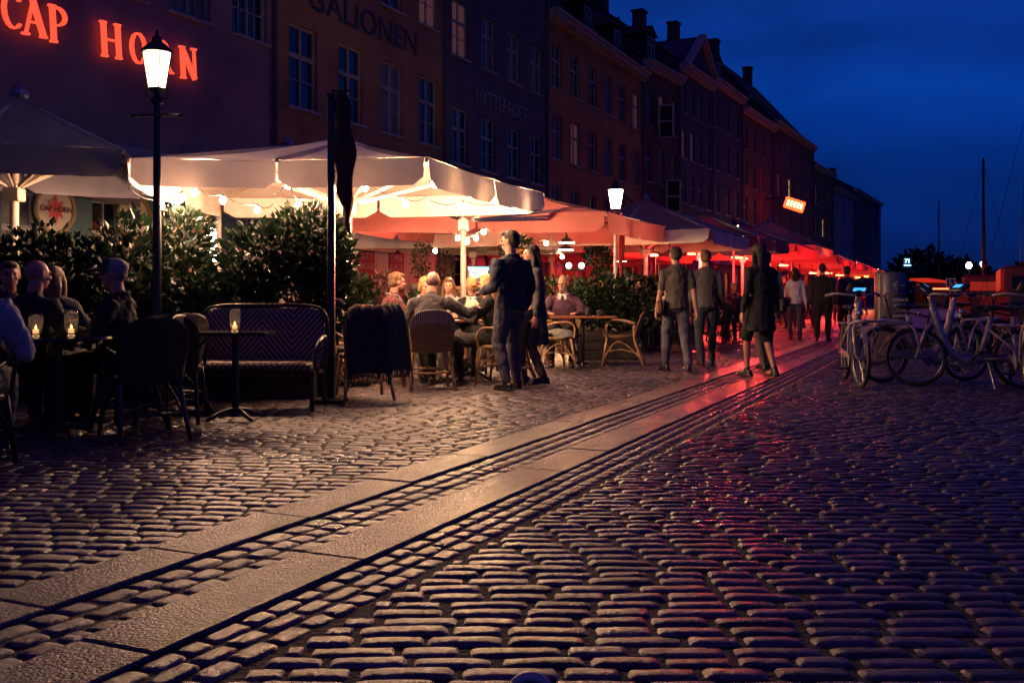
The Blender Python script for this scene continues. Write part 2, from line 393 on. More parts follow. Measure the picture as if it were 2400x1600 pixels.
def strip(name, u0, u1, s0, s1):
    mb = MB(); s = s0
    while s < s1:
        l = random.uniform(.7, 1.3); dz = random.uniform(-.003, .003); dd = random.uniform(-.004, .004)
        c = SD*(s+l/2)+SN*((u0+u1)/2+dd); R = Matrix((SD, -SN, Vector((0, 0, 1)))).transposed()
        mb.box((c.x, c.y, -.03+dz), (l/2-.004, (u1-u0)/2, .036), R, bev=.006); s += l
    return tag(mb.build(name, M_slab), kind='structure')
strip('granite_kerb_path', S1a, S1b, 1.5, 60); strip('granite_walking_strip', S2a, S2b, 1.5, 60)
mb = MB(); mb.quad((-400, -60, -.013), (400, -60, -.013), (400, 900, -.013), (-400, 900, -.013))
tag(mb.build('ground', mat('sandy_joints', (.028, .021, .022), .9, bump=.9, bscale=60)), kind='structure')
M_far = bricky('far_setts', (.13, .11, .10), (.09, .075, .07), (.02, .015, .015), w=.23, h=.12, ms=.012, rough=.42)
M_far.node_tree.nodes['Mapping'].inputs['Rotation'].default_value = (0, 0, 0)
mb = MB()
for (x0, x1, y0, y1) in ((-14, 40, 27, 260), (14, 40, 2, 27), (-14, 0.0, -14, 2.3), (0, 40, -14, 2.3)): mb.quad((x0, y0, -.009), (x1, y0, -.009), (x1, y1, -.009), (x0, y1, -.009))
tag(mb.build('distant_street_paving', M_far), kind='structure')
# ================================================================== buildings
M_sash = mat('window_frame_paint', (.30, .29, .30), .5, var=.15)
M_sashd = mat('dark_window_frame', (.06, .055, .07), .5, var=.15)
M_pane = mat('window_pane', (.012, .014, .022), .06, var=.2, scale=.7, spec=.8)
M_panel = emis('lit_window_pane', (1, .50, .20), .9)
M_curt = mat('curtained_pane', (.10, .095, .11), .35, var=.5, scale=3); M_warm = emis('dim_lit_pane', (.9, .35, .25), .05)
M_roof = bricky('roof_tiles', (.055, .026, .020), (.035, .018, .016), (.01, .006, .006), w=.22, h=.30, ms=.02, bump=1)
M_trim = mat('stone_trim', (.42, .38, .34), .7, var=.3, bump=.2)
M_slate = mat('slate_roof', (.03, .032, .045), .5, var=.4, scale=4, bump=.3)
_wcache = {}
def win_mesh(w, h, nx, ny, fm):
    k = (round(w, 2), round(h, 2), nx, ny, fm.name)
    if k in _wcache: return _wcache[k]
    t = .055; f = MB(); d = .03
    for sx in (-1, 1): f.box((sx*(w/2-t/2), 0, 0), (t/2, d, h/2))
    for sz in (-1, 1): f.box((0, 0, sz*(h/2-t/2)), (w/2-t, d, t/2))
    f.box((0, -.004, h*.12), (w/2-t, d, .03)); f.box((0, -.008, 0), (.028, d-.004, h/2-t))
    iw, ih = w/2-t, h/2-t
    for i in range(1, nx):
        x = -iw+2*iw*i/nx
        if abs(x) > .02: f.box((x, .004, 0), (.011, d-.012, ih))
    for i in range(1, ny):
        z = -ih+2*ih*i/ny; f.box((0, .006, z), (iw, d-.014, .011))
    f.box((0, -.07, -h/2-.035), (w/2+.09, .11, .03), bev=.01)
    tmp = f.build('window', fm); p = MB(); p.quad((-iw, .012, -ih), (iw, .012, -ih), (iw, .012, ih), (-iw, .012, ih))
    tp = p.build('pane', M_pane); me, mp = tmp.data, tp.data
    bpy.data.objects.remove(tmp); bpy.data.objects.remove(tp)
    _wcache[k] = (me, mp); return me, mp
def building(A, B, H, wall, label, rows, cols, z0=3.5, fh=2.35, ww=.95, wh=1.5, depth=9, roofh=3.6, fm=None, name='town_house', lit=(), gf='shop', gable=None, dormers=0, roofm=None, lowwall=None, trim=True, nx=2, ny=3, gcols=None):
    A = Vector((A[0], A[1], 0)); B = Vector((B[0], B[1], 0)); d = (B-A); Lh = d.length; ang = math.atan2(d.y, d.x)
    t = thing(name, label, 'house', A, ang); fm = fm or M_sash; roofm = roofm or M_roof
    # local: x along facade, +y inwards (left of the direction is away from the street), z up
    ops = []
    cw = Lh/cols
    for r in range(rows):
        zc = z0+fh*r+wh/2
        for c in range(cols): ops.append((cw*(c+.5), zc, ww, wh, 'w'))
    gc = gcols or max(1, int(Lh/2.2)); gw = Lh/gc
    for c in range(gc):
        if c % 3 == 1 and gf == 'shop': ops.append((gw*(c+.5), 1.12, 1.0, 2.24, 'd'))
        else: ops.append((gw*(c+.5), 1.85, min(1.3, gw*.72), 1.5, 'g'))
    xs = sorted(set([0, Lh]+[round(o[0]-o[2]/2, 4) for o in ops]+[round(o[0]+o[2]/2, 4) for o in ops]))
    zs = sorted(set([0, H]+[round(o[1]-o[3]/2, 4) for o in ops]+[round(o[1]+o[3]/2, 4) for o in ops]))
    mb = MB(); dp = .16
    def inside(x, z):
        for o in ops:
            if abs(x-o[0]) < o[2]/2 and abs(z-o[1]) < o[3]/2: return True
        return False
    for i in range(len(xs)-1):
        for j in range(len(zs)-1):
            if xs[i+1]-xs[i] < 1e-3 or zs[j+1]-zs[j] < 1e-3: continue
            if not inside((xs[i]+xs[i+1])/2, (zs[j]+zs[j+1])/2):
                mb.quad((xs[i], 0, zs[j]), (xs[i+1], 0, zs[j]), (xs[i+1], 0, zs[j+1]), (xs[i], 0, zs[j+1]))
    for (x, z, w, h, k) in ops:
        a, b, c, e = x-w/2, x+w/2, z-h/2, z+h/2
        mb.quad((a, 0, c), (a, 0, e), (a, dp, e), (a, dp, c)); mb.quad((b, 0, c), (b, dp, c), (b, dp, e), (b, 0, e))
        mb.quad((a, 0, e), (b, 0, e), (b, dp, e), (a, dp, e)); mb.quad((a, 0, c), (a, dp, c), (b, dp, c), (b, 0, c))
        mb.quad((a, dp, c), (b, dp, c), (b, dp, e), (a, dp, e))
    mb.quad((0, 0, 0), (0, 0, H), (0, depth, H), (0, depth, 0)); mb.quad((Lh, 0, 0), (Lh, depth, 0), (Lh, depth, H), (Lh, 0, H))
    mb.quad((0, depth, 0), (0, depth, H), (Lh, depth, H), (Lh, depth, 0))
    mb.add([(0, 0, H), (0, depth/2, H+roofh), (0, depth, H)], [(0, 1, 2)]); mb.add([(Lh, 0, H), (Lh, depth, H), (Lh, depth/2, H+roofh)], [(0, 1, 2)])
    mb.build('wall', wall, t)
    if lowwall is not None:
        lw = MB(); z1 = min(z0-.55, 3.3)
        xs2 = [0]+sorted([v for o in ops if o[4] in 'dg' for v in (o[0]-o[2]/2, o[0]+o[2]/2)])+[Lh]
        for i in range(0, len(xs2), 2): lw.quad((xs2[i], -.012, 0), (xs2[i+1], -.012, 0), (xs2[i+1], -.012, z1), (xs2[i], -.012, z1))
        for o in ops:
            if o[4] in 'dg':
                a, b, c, e2 = o[0]-o[2]/2, o[0]+o[2]/2, o[1]-o[3]/2, o[1]+o[3]/2
                if c > .02: lw.quad((a, -.012, 0), (b, -.012, 0), (b, -.012, c), (a, -.012, c))
                lw.quad((a, -.012, e2), (b, -.012, e2), (b, -.012, z1), (a, -.012, z1))
        lw.build('ground_floor_wall', lowwall, t)
    rm = MB(); o_ = .35; sl = roofh/(depth/2)
    rm.add([(-.02, -o_, H-o_*sl+.1), (Lh+.02, -o_, H-o_*sl+.1), (Lh+.02, depth/2, H+roofh+.1), (-.02, depth/2, H+roofh+.1), (Lh+.02, depth+o_, H-o_*sl+.1), (-.02, depth+o_, H-o_*sl+.1)], [(0, 1, 2, 3), (3, 2, 4, 5)])
    rf = rm.build('roof', roofm, t)
    if Lh > 3:
        for cx in ([Lh*.2] if Lh < 7 else [Lh*.12, Lh*.8]):
            c = MB(); c.box((cx, depth/2, H+roofh+.4), (.38, .3, .75)); c.box((cx, depth/2, H+roofh+1.19), (.44, .36, .06)); c.build('chimney', MATS['brick_brown'], rf)
    if trim:
        c = MB(); c.box((Lh/2, -.16, H-.16), (Lh/2-.01, .17, .09)); c.box((Lh/2, -.10, H-.31), (Lh/2-.01, .10, .06)); c.box((Lh/2, -.22, H-.04), (Lh/2-.01, .22, .04)); c.build('cornice', M_trim, t)
        c = MB(); c.box((Lh/2, -.04, min(z0-.42, 3.45)), (Lh/2-.015, .05, .07)); c.build('string_course', M_trim, t)
        c = MB(); c.tube([(Lh-.15, -.09, .1), (Lh-.15, -.09, H-.3)], .05, 8); c.build('downpipe', M_sashd, t)
    for k in range(dormers):
        cx = Lh*(k+.5)/dormers; z = H+.35; y = .55; c = MB()
        c.box((cx, y+1.0, z+.65), (.6, 1.0, .65)); c.add([(cx-.72, y-.1, z+1.3), (cx+.72, y-.1, z+1.3), (cx, y-.1, z+1.75), (cx-.72, y+2.2, z+1.3), (cx+.72, y+2.2, z+1.3), (cx, y+2.2, z+1.75)], [(0, 1, 2), (0, 2, 5, 3), (1, 4, 5, 2), (0, 3, 4, 1)])
        do = c.build('dormer', roofm, t); me, mp = win_mesh(.8, 1.0, 2, 2, fm)
        w = bpy.data.objects.new('window', me); COL.objects.link(w); w.parent = do; w.location = (cx, y-.02, z+.68)
    if gable:   # (x0, x1, height) stone pediment over the eave
        x0, x1, gh = gable; c = MB(); c.add([(x0, -.05, H+.02), (x1, -.05, H+.02), ((x0+x1)/2, -.05, H+gh), (x0, 2.5, H+.02), (x1, 2.5, H+.02), ((x0+x1)/2, 2.5, H+gh)], [(0, 1, 2), (0, 2, 5, 3), (1, 4, 5, 2), (3, 5, 4)])
        c.build('gable', wall, t); c = MB()
        c.bar((x0-.25, -.18, H-.05), ((x0+x1)/2, -.18, H+gh+.02), .36, .18); c.bar((x1+.25, -.18, H-.05), ((x0+x1)/2+.01, -.18, H+gh+.02), .36, .18); c.build('pediment', M_trim, t)
    for n_, (x, z, w, h, k) in enumerate(ops):
        if k == 'd':
            c = MB(); c.box((x, dp-.03, z), (w/2-.005, .025, h/2-.005))
            for q in (-.25, .25):
                for zz in (-.55, .45): c.box((x+q*w, dp-.06, z+zz), (w*.17, .012, .36), bev=.008)
            dd = c.build('door', MATS['door_paint'], t); c = MB(); c.ell((x+w*.38, dp-.09, z-.1), .035); c.build('handle', M_steel, dd); continue
        me, mp = win_mesh(w, h, nx, ny, fm)
        o = bpy.data.objects.new('window', me); COL.objects.link(o); o.parent = t; o.location = (x, dp-.05, z)
        p = bpy.data.objects.new('pane', mp); COL.objects.link(p); p.parent = o
        rv = random.random(); alt = M_panel if n_ in lit else (M_curt if rv < .28 else (M_warm if (rv < .40 or (k == 'g' and rv < .6)) else None))
        if alt: p.data = mp.copy(); p.data.materials[0] = alt
    return t
bricky('brick_brown', (.16, .075, .045), (.10, .05, .035), (.10, .085, .07))
mat('door_paint', (.03, .05, .06), .35, var=.2)
M_ochre = mat('ochre_render', (.26, .14, .075), .85, var=.28, scale=.8, bump=.25, bscale=30)
M_ochre2 = mat('orange_render', (.36, .17, .06), .85, var=.28, scale=.7, bump=.25, bscale=30)
M_dblue = mat('slate_blue_render', (.095, .085, .12), .85, var=.25, scale=.8, bump=.25, bscale=30)
M_teal = mat('teal_timber', (.035, .10, .125), .55, var=.15, scale=2, bump=.1)
M_grey = mat('grey_purple_render', (.24, .17, .19), .85, var=.25, scale=.8, bump=.25)
M_red_b = mat('dark_red_render', (.14, .05, .05), .85, var=.3, scale=.8, bump=.25)
M_navy = mat('navy_render', (.05, .055, .09), .85, var=.25, scale=.8, bump=.25)
M_pale = mat('pale_blue_render', (.20, .25, .33), .85, var=.2, scale=.8, bump=.25)
M_cream = mat('cream_panelling', (.42, .37, .31), .6, var=.12, scale=2)
# facade polyline (px -> distance); first stretch is parallel to the street
def fx(px, Y): return ((px-1200)*Y/F, Y)
def fpar(px): return fx(px, 32662/(2250-px))
PX = [(-2600, None), (648, None), (1043, None), (1282, None), (1505, None), (1592, 47.8), (1668, 53), (1738, 59), (1812, 66.5), (1905, 79), (1952, 86), (2000, 95), (2062, 112)]
PT = [fpar(p) if y is None else fx(p, y) for p, y in PX]
building(PT[0], PT[1], 10.4, M_grey, 'blue grey corner house behind the left parasols, with glowing red lettering on its front', 2, 9, z0=6.1, fh=2.5, ww=1.05, wh=1.55, lowwall=M_teal, gcols=9, gf='x', nx=4, ny=3)
building(PT[1], PT[2], 11.2, M_ochre, 'ochre brown house with large paired windows, second along the terrace', 2, 4, z0=5.0, fh=3.1, ww=1.0, wh=1.75, lowwall=M_cream, gf='x', gcols=4, dormers=2)
building(PT[2], PT[3], 12.0, M_dblue, 'slate blue house with dim lettering between ochre brown and orange houses', 2, 4, z0=4.7, fh=3.0, ww=1.0, wh=1.55, dormers=2)
building(PT[3], PT[4], 10.75, M_ochre2, 'long orange ochre house with a lit eave, behind the nearer white lamp post', 3, 6, z0=3.3, fh=2.45, ww=.95, wh=1.55, roofh=5.0, dormers=3)
building(PT[4], PT[5], 11.4, MATS['brick_brown'], 'narrow brown brick house with open white casements and an uplit front', 3, 3, z0=3.6, fh=2.5, ww=.75, wh=1.6, roofh=4.0, dormers=1)
building(PT[5], PT[6], 12.2, M_navy, 'dark house crowned by a triangular stone pediment', 4, 4, z0=3.3, fh=2.2, ww=.8, wh=1.4, roofh=3.4, gable=(.8, 6.0, 2.0))
building(PT[6], PT[7], 12.6, M_navy, 'dark navy house right of the stone pediment', 4, 3, z0=3.2, fh=2.3, roofh=3.2, ww=.8, dormers=1)
building(PT[7], PT[8], 12.2, M_red_b, 'dark red house with a pale lit eave in the middle of the row', 4, 4, z0=3.2, fh=2.2, roofh=4.5, ww=.8)
building(PT[8], PT[9], 12.7, M_red_b, 'tall dark red house behind the glowing red sign', 4, 4, z0=3.2, fh=2.3, roofh=5.0, ww=.9, lit=(9,))
building(PT[9], PT[10], 11.4, MATS['brick_brown'], 'low brown house with a single tall lit window, right of the red sign', 3, 3, z0=3.3, fh=2.5, roofh=3.4, ww=.8, lit=(4,))
building(PT[10], PT[11], 10.4, M_pale, 'pale blue house near the far end of the row', 3, 3, z0=3.3, fh=2.3, roofh=2.6)
building(PT[11], PT[12], 11.2, M_navy, 'last dark blue house at the far end of the row', 4, 4, z0=3.2, fh=2.0, roofh=2.6)

FR = math.atan2(1, .45)       # rotation of local +x onto the street direction
def fpt(px, z, off=.03):      # point on the straight facade, pushed towards the street
    x, y = fpar(px); return Vector((x, y, z))+SN*off
def text(s, size, m, name, parent=None, loc=(0, 0, 0), rot=(pi/2, 0, 0), ext=.01, bold=0, sx=1, align='CENTER'):
    c = bpy.data.curves.new(name, 'FONT'); c.body = s; c.size = size; c.extrude = ext; c.align_x = align; c.align_y = 'CENTER'; c.offset = bold
    tmp = bpy.data.objects.new('tmp', c); COL.objects.link(tmp); dg = bpy.context.evaluated_depsgraph_get(); dg.update()
    me = bpy.data.meshes.new_from_object(tmp.evaluated_get(dg)); bpy.data.objects.remove(tmp); bpy.data.curves.remove(c)
    me.name = name; me.materials.clear(); me.materials.append(m)
    o = bpy.data.objects.new(name, me); COL.objects.link(o); o.location = loc; o.rotation_euler = rot; o.scale = (sx, 1, 1)
    if parent: o.parent = parent
    return o
def serif(ch):
    m = MB(); H = .27; w = .15; y = .03; B = lambda x0, z0, x1, z1, th, k=0: m.bar((x0, k*.002, z0), (x1, k*.002, z1), .06, th, up=Vector((-(z1-z0), 0, x1-x0)))
    sf = lambda x, z, k=5: m.box((x, k*.001, z), (.062, .028, .018))
    def bowl(cx, cz, rx, rz, a0, a1, t0=.02, t1=.055):
        n = 14
        for i in range(n):
            a = a0+(a1-a0)*i/n; b = a0+(a1-a0)*(i+1)/n; th = t0+(t1-t0)*abs(cos((a+b)/2)); m.bar((cx+rx*cos(a), 0, cz+rz*sin(a)), (cx+rx*cos(b)*1.02, 0, cz+rz*sin(b)*1.02), .06+i*.0002, th, up=Vector((cos((a+b)/2), 0, sin((a+b)/2))))
    if ch == 'C': bowl(.02, 0, .15, H-.02, .7, 5.5); m.box((.14, 0, .2), (.015, .028, .05))
    if ch == 'O': bowl(0, 0, .15, H-.02, 0, 2*pi)
    if ch in 'PRHN': B(-w, -H, -w, H, .075); sf(-w, -H); 
    if ch != 'O' and ch in 'PRHN': sf(-w, H, 6)
    if ch in 'PR': bowl(-w+.06, .12, .17, .135, -pi/2, pi/2)
    if ch == 'R': B(-.05, 0, .14, -H, .06, 1); sf(.15, -H, 7)
    if ch == 'H': B(w, -H, w, H, .075); B(-w, 0, w, 0, .03, 1); sf(w, H); sf(w, -H, 6)
    if ch == 'N': B(w, -H, w, H, .028); B(-w, H-.02, w, -H, .085, 1); sf(w, H)
    if ch == 'A': B(-.16, -H, .01, H, .028); B(.16, -H, -.01, H, .08, 1); B(-.11, -.08, .10, -.08, .025, 2); sf(-.16, -H); sf(.16, -H, 6)
    return m
M_neon = emis('red_letter_glow', (1, .09, .04), 1.25)
p0 = fpt(275, 5.2, .12)
sg = thing('letter_sign', 'glowing red serif letters mounted high on the blue grey house', 'sign', p0, FR)
for ch, px in zip('CAPHORN', (14, 66, 130, 248, 312, 372, 430)):
    q = fpt(px, 5.2, .12); d = (q-p0); serif(ch).build('letter', M_neon, sg, loc=(d.length*(1 if px > 275 else -1), 0, 0), rot=(0, radians(-4), 0))
M_medal = mat('sign_cream', (.55, .48, .40), .6, var=.1); M_rope = mat('rope_gold', (.32, .22, .10), .6, var=.3, scale=60, bump=.4)
M_star_r = mat('star_red', (.55, .05, .06), .5, var=.1); M_star_b = mat('star_blue', (.03, .06, .12), .5, var=.1); M_txt = mat('sign_text_dark', (.02, .02, .03), .5, var=0)
for (px, st, lb) in ((123, M_star_r, 'oval rope edged sign with a red eight pointed star'), (308, M_star_b, 'oval rope edged sign with a dark blue eight pointed star')):
    t = thing('oval_sign', lb, 'sign', fpt(px, 2.36, .05), FR)
    mb = MB(); mb.lathe([(0, -.02), (.36, -.02), (.36, .0), (0, .0)], R=Matrix.Rotation(pi/2, 3, 'X'), n=28, sx=1, sy=1.0); mb.build('plate', M_medal, t)
    mb = MB(); mb.tube([(.36*cos(a), -.01, .36*sin(a)) for a in [2*pi*k/40 for k in range(40)]], .035, 7, closed=True); mb.build('rope_border', M_rope, t, True)
    pts = []
    for k in range(16):
        r = .27 if k % 2 == 0 else .11
        if k % 4 == 2: r = .20
        pts.append((r*sin(pi*k/8), -.024, r*cos(pi*k/8)))
    mb = MB(); mb.add([(0, -.03, 0)]+pts, [(0, 1+(k+1) % 16, 1+k) for k in range(16)]); mb.build('star', st, t)
    text('CAP HORN', .125, M_txt, 'lettering', t, (0, -.034, 0), ext=.002, bold=.002, sx=.95)
t = text('GALIONEN', 1.0, M_txt, 'wall_lettering', None, fpt(860, 7.05, .03), (pi/2, 0, FR), ext=.01, sx=1.05)
yy = 32662/(2250-858); t.location.z = HC+(HY-55)*yy/F; t.scale = (.95, .8, .8)
tag(t, 'dark GALIONEN lettering painted on the ochre brown wall', 'lettering')
t = text('HYTTEFADET', .62, mat('dim_sign_letters', (.22, .20, .24), .5, var=0), 'wall_lettering', None, fpt(1175, 6.5, .04), (pi/2, 0, FR), ext=.02, sx=1.0)
yy = 32662/(2250-1172); t.location.z = HC+(HY-248)*yy/F; tag(t, 'grey HYTTEFADET lettering on the slate blue wall', 'lettering')

# menu boards, shutters and door surround on the ochre house
M_board = mat('menu_board', (.022, .014, .022), .5, var=.1); M_boardr = mat('menu_board_red', (.16, .02, .03), .5, var=.1); M_chalk = mat('menu_letters', (.40, .30, .30), .6, var=0)
for (px, words, red, lb) in ((847, ['GRAVAD', 'LAKS', 'ROKE', 'ROTTE', 'SMORRE', 'BROD', '', 'PARISERBOF', 'OKSEFILET'], ('PARISERBOF', 'OKSEFILET'), 'tall narrow menu board behind the nearest cream parasol pole'),
                        (918, ['PANDE', 'CLUB', 'SANDWICH', 'CHEESE', 'BURGER', '', 'OYSTERS', '', 'LOBSTER'], ('x',), 'tall menu board with CLUB SANDWICH and red lower half, right of the other board')):
    t = thing('menu_board', lb, 'menu board', fpt(px, 0, .12), FR)
    mb = MB(); mb.box((0, 0, 1.95), (.37, .02, .86), bev=.008); mb.build('panel', M_board, t)
    mb = MB(); mb.box((0, 0, .80), (.37, .021, .27), bev=.008); mb.build('lower_panel', M_boardr, t)
    for i, w in enumerate(words):
        if w: text(w, .20 if len(w) < 8 else .155, M_chalk, 'lettering', t, (0, -.028, 2.68-i*.245), ext=.002, bold=.001, sx=.85)
M_shut = mat('grey_shutter', (.40, .37, .35), .55, var=.12, scale=3)
for i, (px, lb) in enumerate(((818, 'pale panelled shutter left of the menu boards'), (882, 'pale panelled shutter between the two menu boards'), (958, 'pale panelled shutter right of the menu boards'), (992, 'pale panelled shutter next to the dark doorway'))):
    t = thing('window_shutter', lb, 'shutter', fpt(px, 0, .09), FR)
    mb = MB(); w = .42 if i != 1 else .55; mb.box((0, 0, 1.75), (w, .025, 1.15), bev=.01)
    mb.build('board', M_shut, t); mb = MB()
    for zz in (1.05, 1.75, 2.45):
        for k in range(7): mb.box((-w+.1+(2*w-.2)*(k+.5)/7, -.03, zz), ((2*w-.2)/7/2-.008, .012, .29), bev=.006)
    mb.build('louvres', M_shut, t); mb = MB(); mb.box((0, -.035, .62), (w+.03, .07, .03), bev=.01); mb.build('sill', M_trim, t)
t = thing('doorway', 'deep blue doorway with red edge behind the order screen', 'doorway', fpt(1112, 0, .08), FR)
mb = MB(); mb.box((-.75, 0, 1.4), (.10, .05, 1.4)); mb.box((.75, 0, 1.4), (.10, .05, 1.4)); mb.box((0, 0, 2.86), (.85, .052, .06)); mb.build('door_frame', M_red_b, t)
mb = MB(); mb.box((0, .02, 1.38), (.64, .02, 1.38)); mb.build('door_leaf', mat('blue_door', (.02, .05, .16), .35), t)
# open casements on the brick house
def fseg(a, b, u): return Vector((PT[a][0]+(PT[b][0]-PT[a][0])*u, PT[a][1]+(PT[b][1]-PT[a][1])*u, 0))
for (u, z, lb) in ((.42, 8.95, 'white casement window standing open high on the brick house'), (.62, 5.6, 'white casement window standing open low on the brick house')):
    q = fseg(4, 5, u)+SN*.05; mb = MB(); w, h = .62, 1.5
    for sx in (0, 1): mb.box((sx*w, 0, 0), (.035, .025, h/2))
    for sz in (-1, 0, 1): mb.box((w/2, 0, sz*h/2*.97), (w/2, .022, .03))
    t = thing('open_casement', lb, 'window', (q.x, q.y, z), -.35); mb.build('sash', mat('bright_frame', (.62, .58, .52), .5, var=.1), t)
    mb = MB(); mb.quad((0, .003, -h/2), (w, .003, -h/2), (w, .003, h/2), (0, .003, h/2)); mb.build('pane', M_pane, t)
# small lit signs and tubes on the far fronts
def tubelight(px0, px1, py0, py1, Y, m, lb, r=.05):
    a = at((px0+px1)/2, py0, Y); b = at((px0+px1)/2, py1, Y); mb = MB(); mb.tube([a, b], r, 8); t = thing('tube_light', lb, 'tube light', (a.x, a.y, b.z))
    o = mb.build('tube', m, t); o.location = -Vector(t.location); mb = MB(); mb.box((a.x, a.y, a.z+.05), (.07, .07, .05)); mb.box((a.x, a.y, b.z-.05), (.07, .07, .05)); o = mb.build('cap', M_black, t); o.location = -Vector(t.location)
tubelight(1703, 1705, 522, 550, 53, emis('pink_tube', (1, .55, .5), 2.2), 'pinkish white vertical tube light on the far front')
tubelight(1726, 1728, 525, 551, 55, emis('green_tube', (.0, .8, .45), 1.8), 'green vertical tube light on the far front')
tubelight(1758, 1761, 533, 562, 57, emis('pink_tube2', (1, .6, .55), 2.2), 'paired pale tube light right of the green one', .04)
q = at(1862, 480, 62)
t = thing('neon_sign', 'glowing orange red box sign projecting high from the dark red house', 'sign', q, 0)
mb = MB(); mb.box((0, 0, 0), (.62, .12, .34), Matrix.Rotation(.32, 3, 'Y'), bev=.04); mb.build('box', emis('neon_red', (1, .045, .01), 7), t)
mb = MB()
for k in range(5): mb.box((-.42+k*.2, -.13, .13-k*.065), (.055, .02, .17), Matrix.Rotation(.32, 3, 'Y'), bev=.01)
mb.build('letters', emis('neon_core', (1, .35, .12), 16), t); mb = MB(); mb.tube([(0, .1, .3), (-.3, 1.5, .6), (-2.2, 4.0, .6)], .04, 6); mb.build('bracket', M_black, t)
q = at(1872, 578, 45); mb = MB()
for k in range(4): mb.tube(arc((-.35+k*.22, 0, .12-k*.05), .11, 0, 5.4, 12), .022, 6)
mb.tube([(-.5, 0, -.05), (.5, 0, -.25)], .02, 6)
t = thing('curled_neon_sign', 'small yellow neon curls above the far grey parasol', 'sign', q); mb.build('tube', emis('yellow_neon', (1, .62, .08), 7), t, True)
mb = MB(); mb.tube([(0, .02, -.1), (.2, .5, -1.2), (-.4, 6, -1.2)], .03, 6); mb.build('bracket', M_black, t)
q = at(1921, 590, 62); t = thing('lit_fascia_sign', 'dim yellow lettering on a dark fascia beyond the parasols', 'sign', q, radians(40))
mb = MB(); mb.box((0, .03, 0), (1.1, .04, .3)); mb.build('board', M_black, t); mb = MB()
for k in range(5): mb.box((-.7+k*.35, -.02, 0), (.1, .01, .17))
mb.build('lettering', emis('dim_yellow', (1, .6, .12), .7), t)
q = at(2127, 613, 110); t = thing('blue_lit_sign', 'small icy blue lit 71 sign far down the street', 'sign', q)
text('71', .62, emis('ice_blue', (.35, .75, 1), 4), 'number', t, (0, 0, .05), ext=.03, bold=.012); mb = MB(); mb.box((0, 0, -.40), (.38, .04, .05)); mb.build('underline_bar', MATS['ice_blue'], t)
mb = MB(); mb.box((0, .25, -.1), (.5, .12, .6), bev=.04); mb.box((0, .3, -3.2), (.12, .08, 1.9)); mb.build('case', M_navy, t)

# ================================================================== street lamps
def street_lamp(x, y, label, glow=M_lant, pm=M_post, H=2.98):
    t = thing('street_lamp', label, 'street lamp', (x, y, 0), 0, 'street lamps along the terrace edge')
    mb = MB(); mb.lathe([(.11, 0), (.11, .10), (.075, .16), (.065, .55), (.075, .60), (.055, .64), (.045, .8), (.032, H-.52), (.06, H-.50), (.06, H-.46), (.03, H-.44), (.03, H-.40)], n=16); mb.build('post', pm, t, False)
    mb = MB(); mb.tube([(-.22, 0, H-.62), (.22, 0, H-.62)], .014, 6); mb.ell((-.23, 0, H-.62), .025, n=8, m=6); mb.ell((.23, 0, H-.62), .025, n=8, m=6); mb.build('ladder_bar', M_black, t)
    ln = MB(); z0, z1 = H-.36, H-.02
    for k in range(6):
        a, b = pi/3*k, pi/3*(k+1); r0, r1 = .080, .135
        ln.quad((r0*cos(a), r0*sin(a), z0), (r0*cos(b), r0*sin(b), z0), (r1*cos(b), r1*sin(b), z1), (r1*cos(a), r1*sin(a), z1))
    l = ln.build('lantern_glass', glow, t)
    fr = MB()
    for k in range(6):
        a = pi/3*k; fr.tube([(.083*cos(a), .083*sin(a), z0), (.139*cos(a), .139*sin(a), z1)], .006, 5)
    fr.lathe([(.03, z0-.05), (.085, z0-.015), (.09, z0), (.0, z0)], n=6)
    for k in range(4):
        a = pi/2*k+.4; fr.tube(spline([(.035*cos(a), .035*sin(a), z0-.10), (.09*cos(a), .09*sin(a), z0-.09), (.10*cos(a), .10*sin(a), z0-.03), (.085*cos(a), .085*sin(a), z0)], 4), .006, 5)
    fr.build('lantern_frame', M_black, t)
    rf = MB(); rf.lathe([(.15, z1), (.155, z1+.015), (.10, z1+.07), (.05, z1+.11), (.045, z1+.15), (.02, z1+.17), (.012, z1+.22), (0, z1+.23)], n=12); rf.build('lantern_roof', M_black, t)
    return t
lampx = [(368, 'big street lamp at far left in front of the grey parasols', emis('soft_lantern_glow', (1, .72, .5), 7), M_black), (1443, 'white post street lamp beside the seated smiling woman', M_lant, M_post), (1720, 'street lamp standing behind the red lit parasols', M_lantf, M_post),
         (1857, 'street lamp beside the yellow neon curls', M_lantf, M_post), (1945, 'fifth street lamp from the left, small and distant', M_lantf, M_post), (2003, 'sixth street lamp from the left, small and distant', M_lantf, M_post), (2055, 'furthest and brightest small street lamp at the end of the terrace', M_lantf, M_post)]
for (px, lb, gl, pm) in lampx:
    Y = 9.62 if px == 368 else F*6.3/(2250-px); street_lamp((px-1200)*Y/F, Y, lb, gl, pm, 3.40 if px == 368 else 2.98)
street_lamp(.12+((1523-1200)*26/F), 26, 'greenish yellow street lamp half hidden by the dark canopies', M_lantg, M_black, H=3.15)
# unseen lamp placed behind the camera, off the row, to warm the foreground
street_lamp(-1.9, -.7, 'unseen street lamp behind the camera at left, warming the foreground paving', M_lant2, M_black)

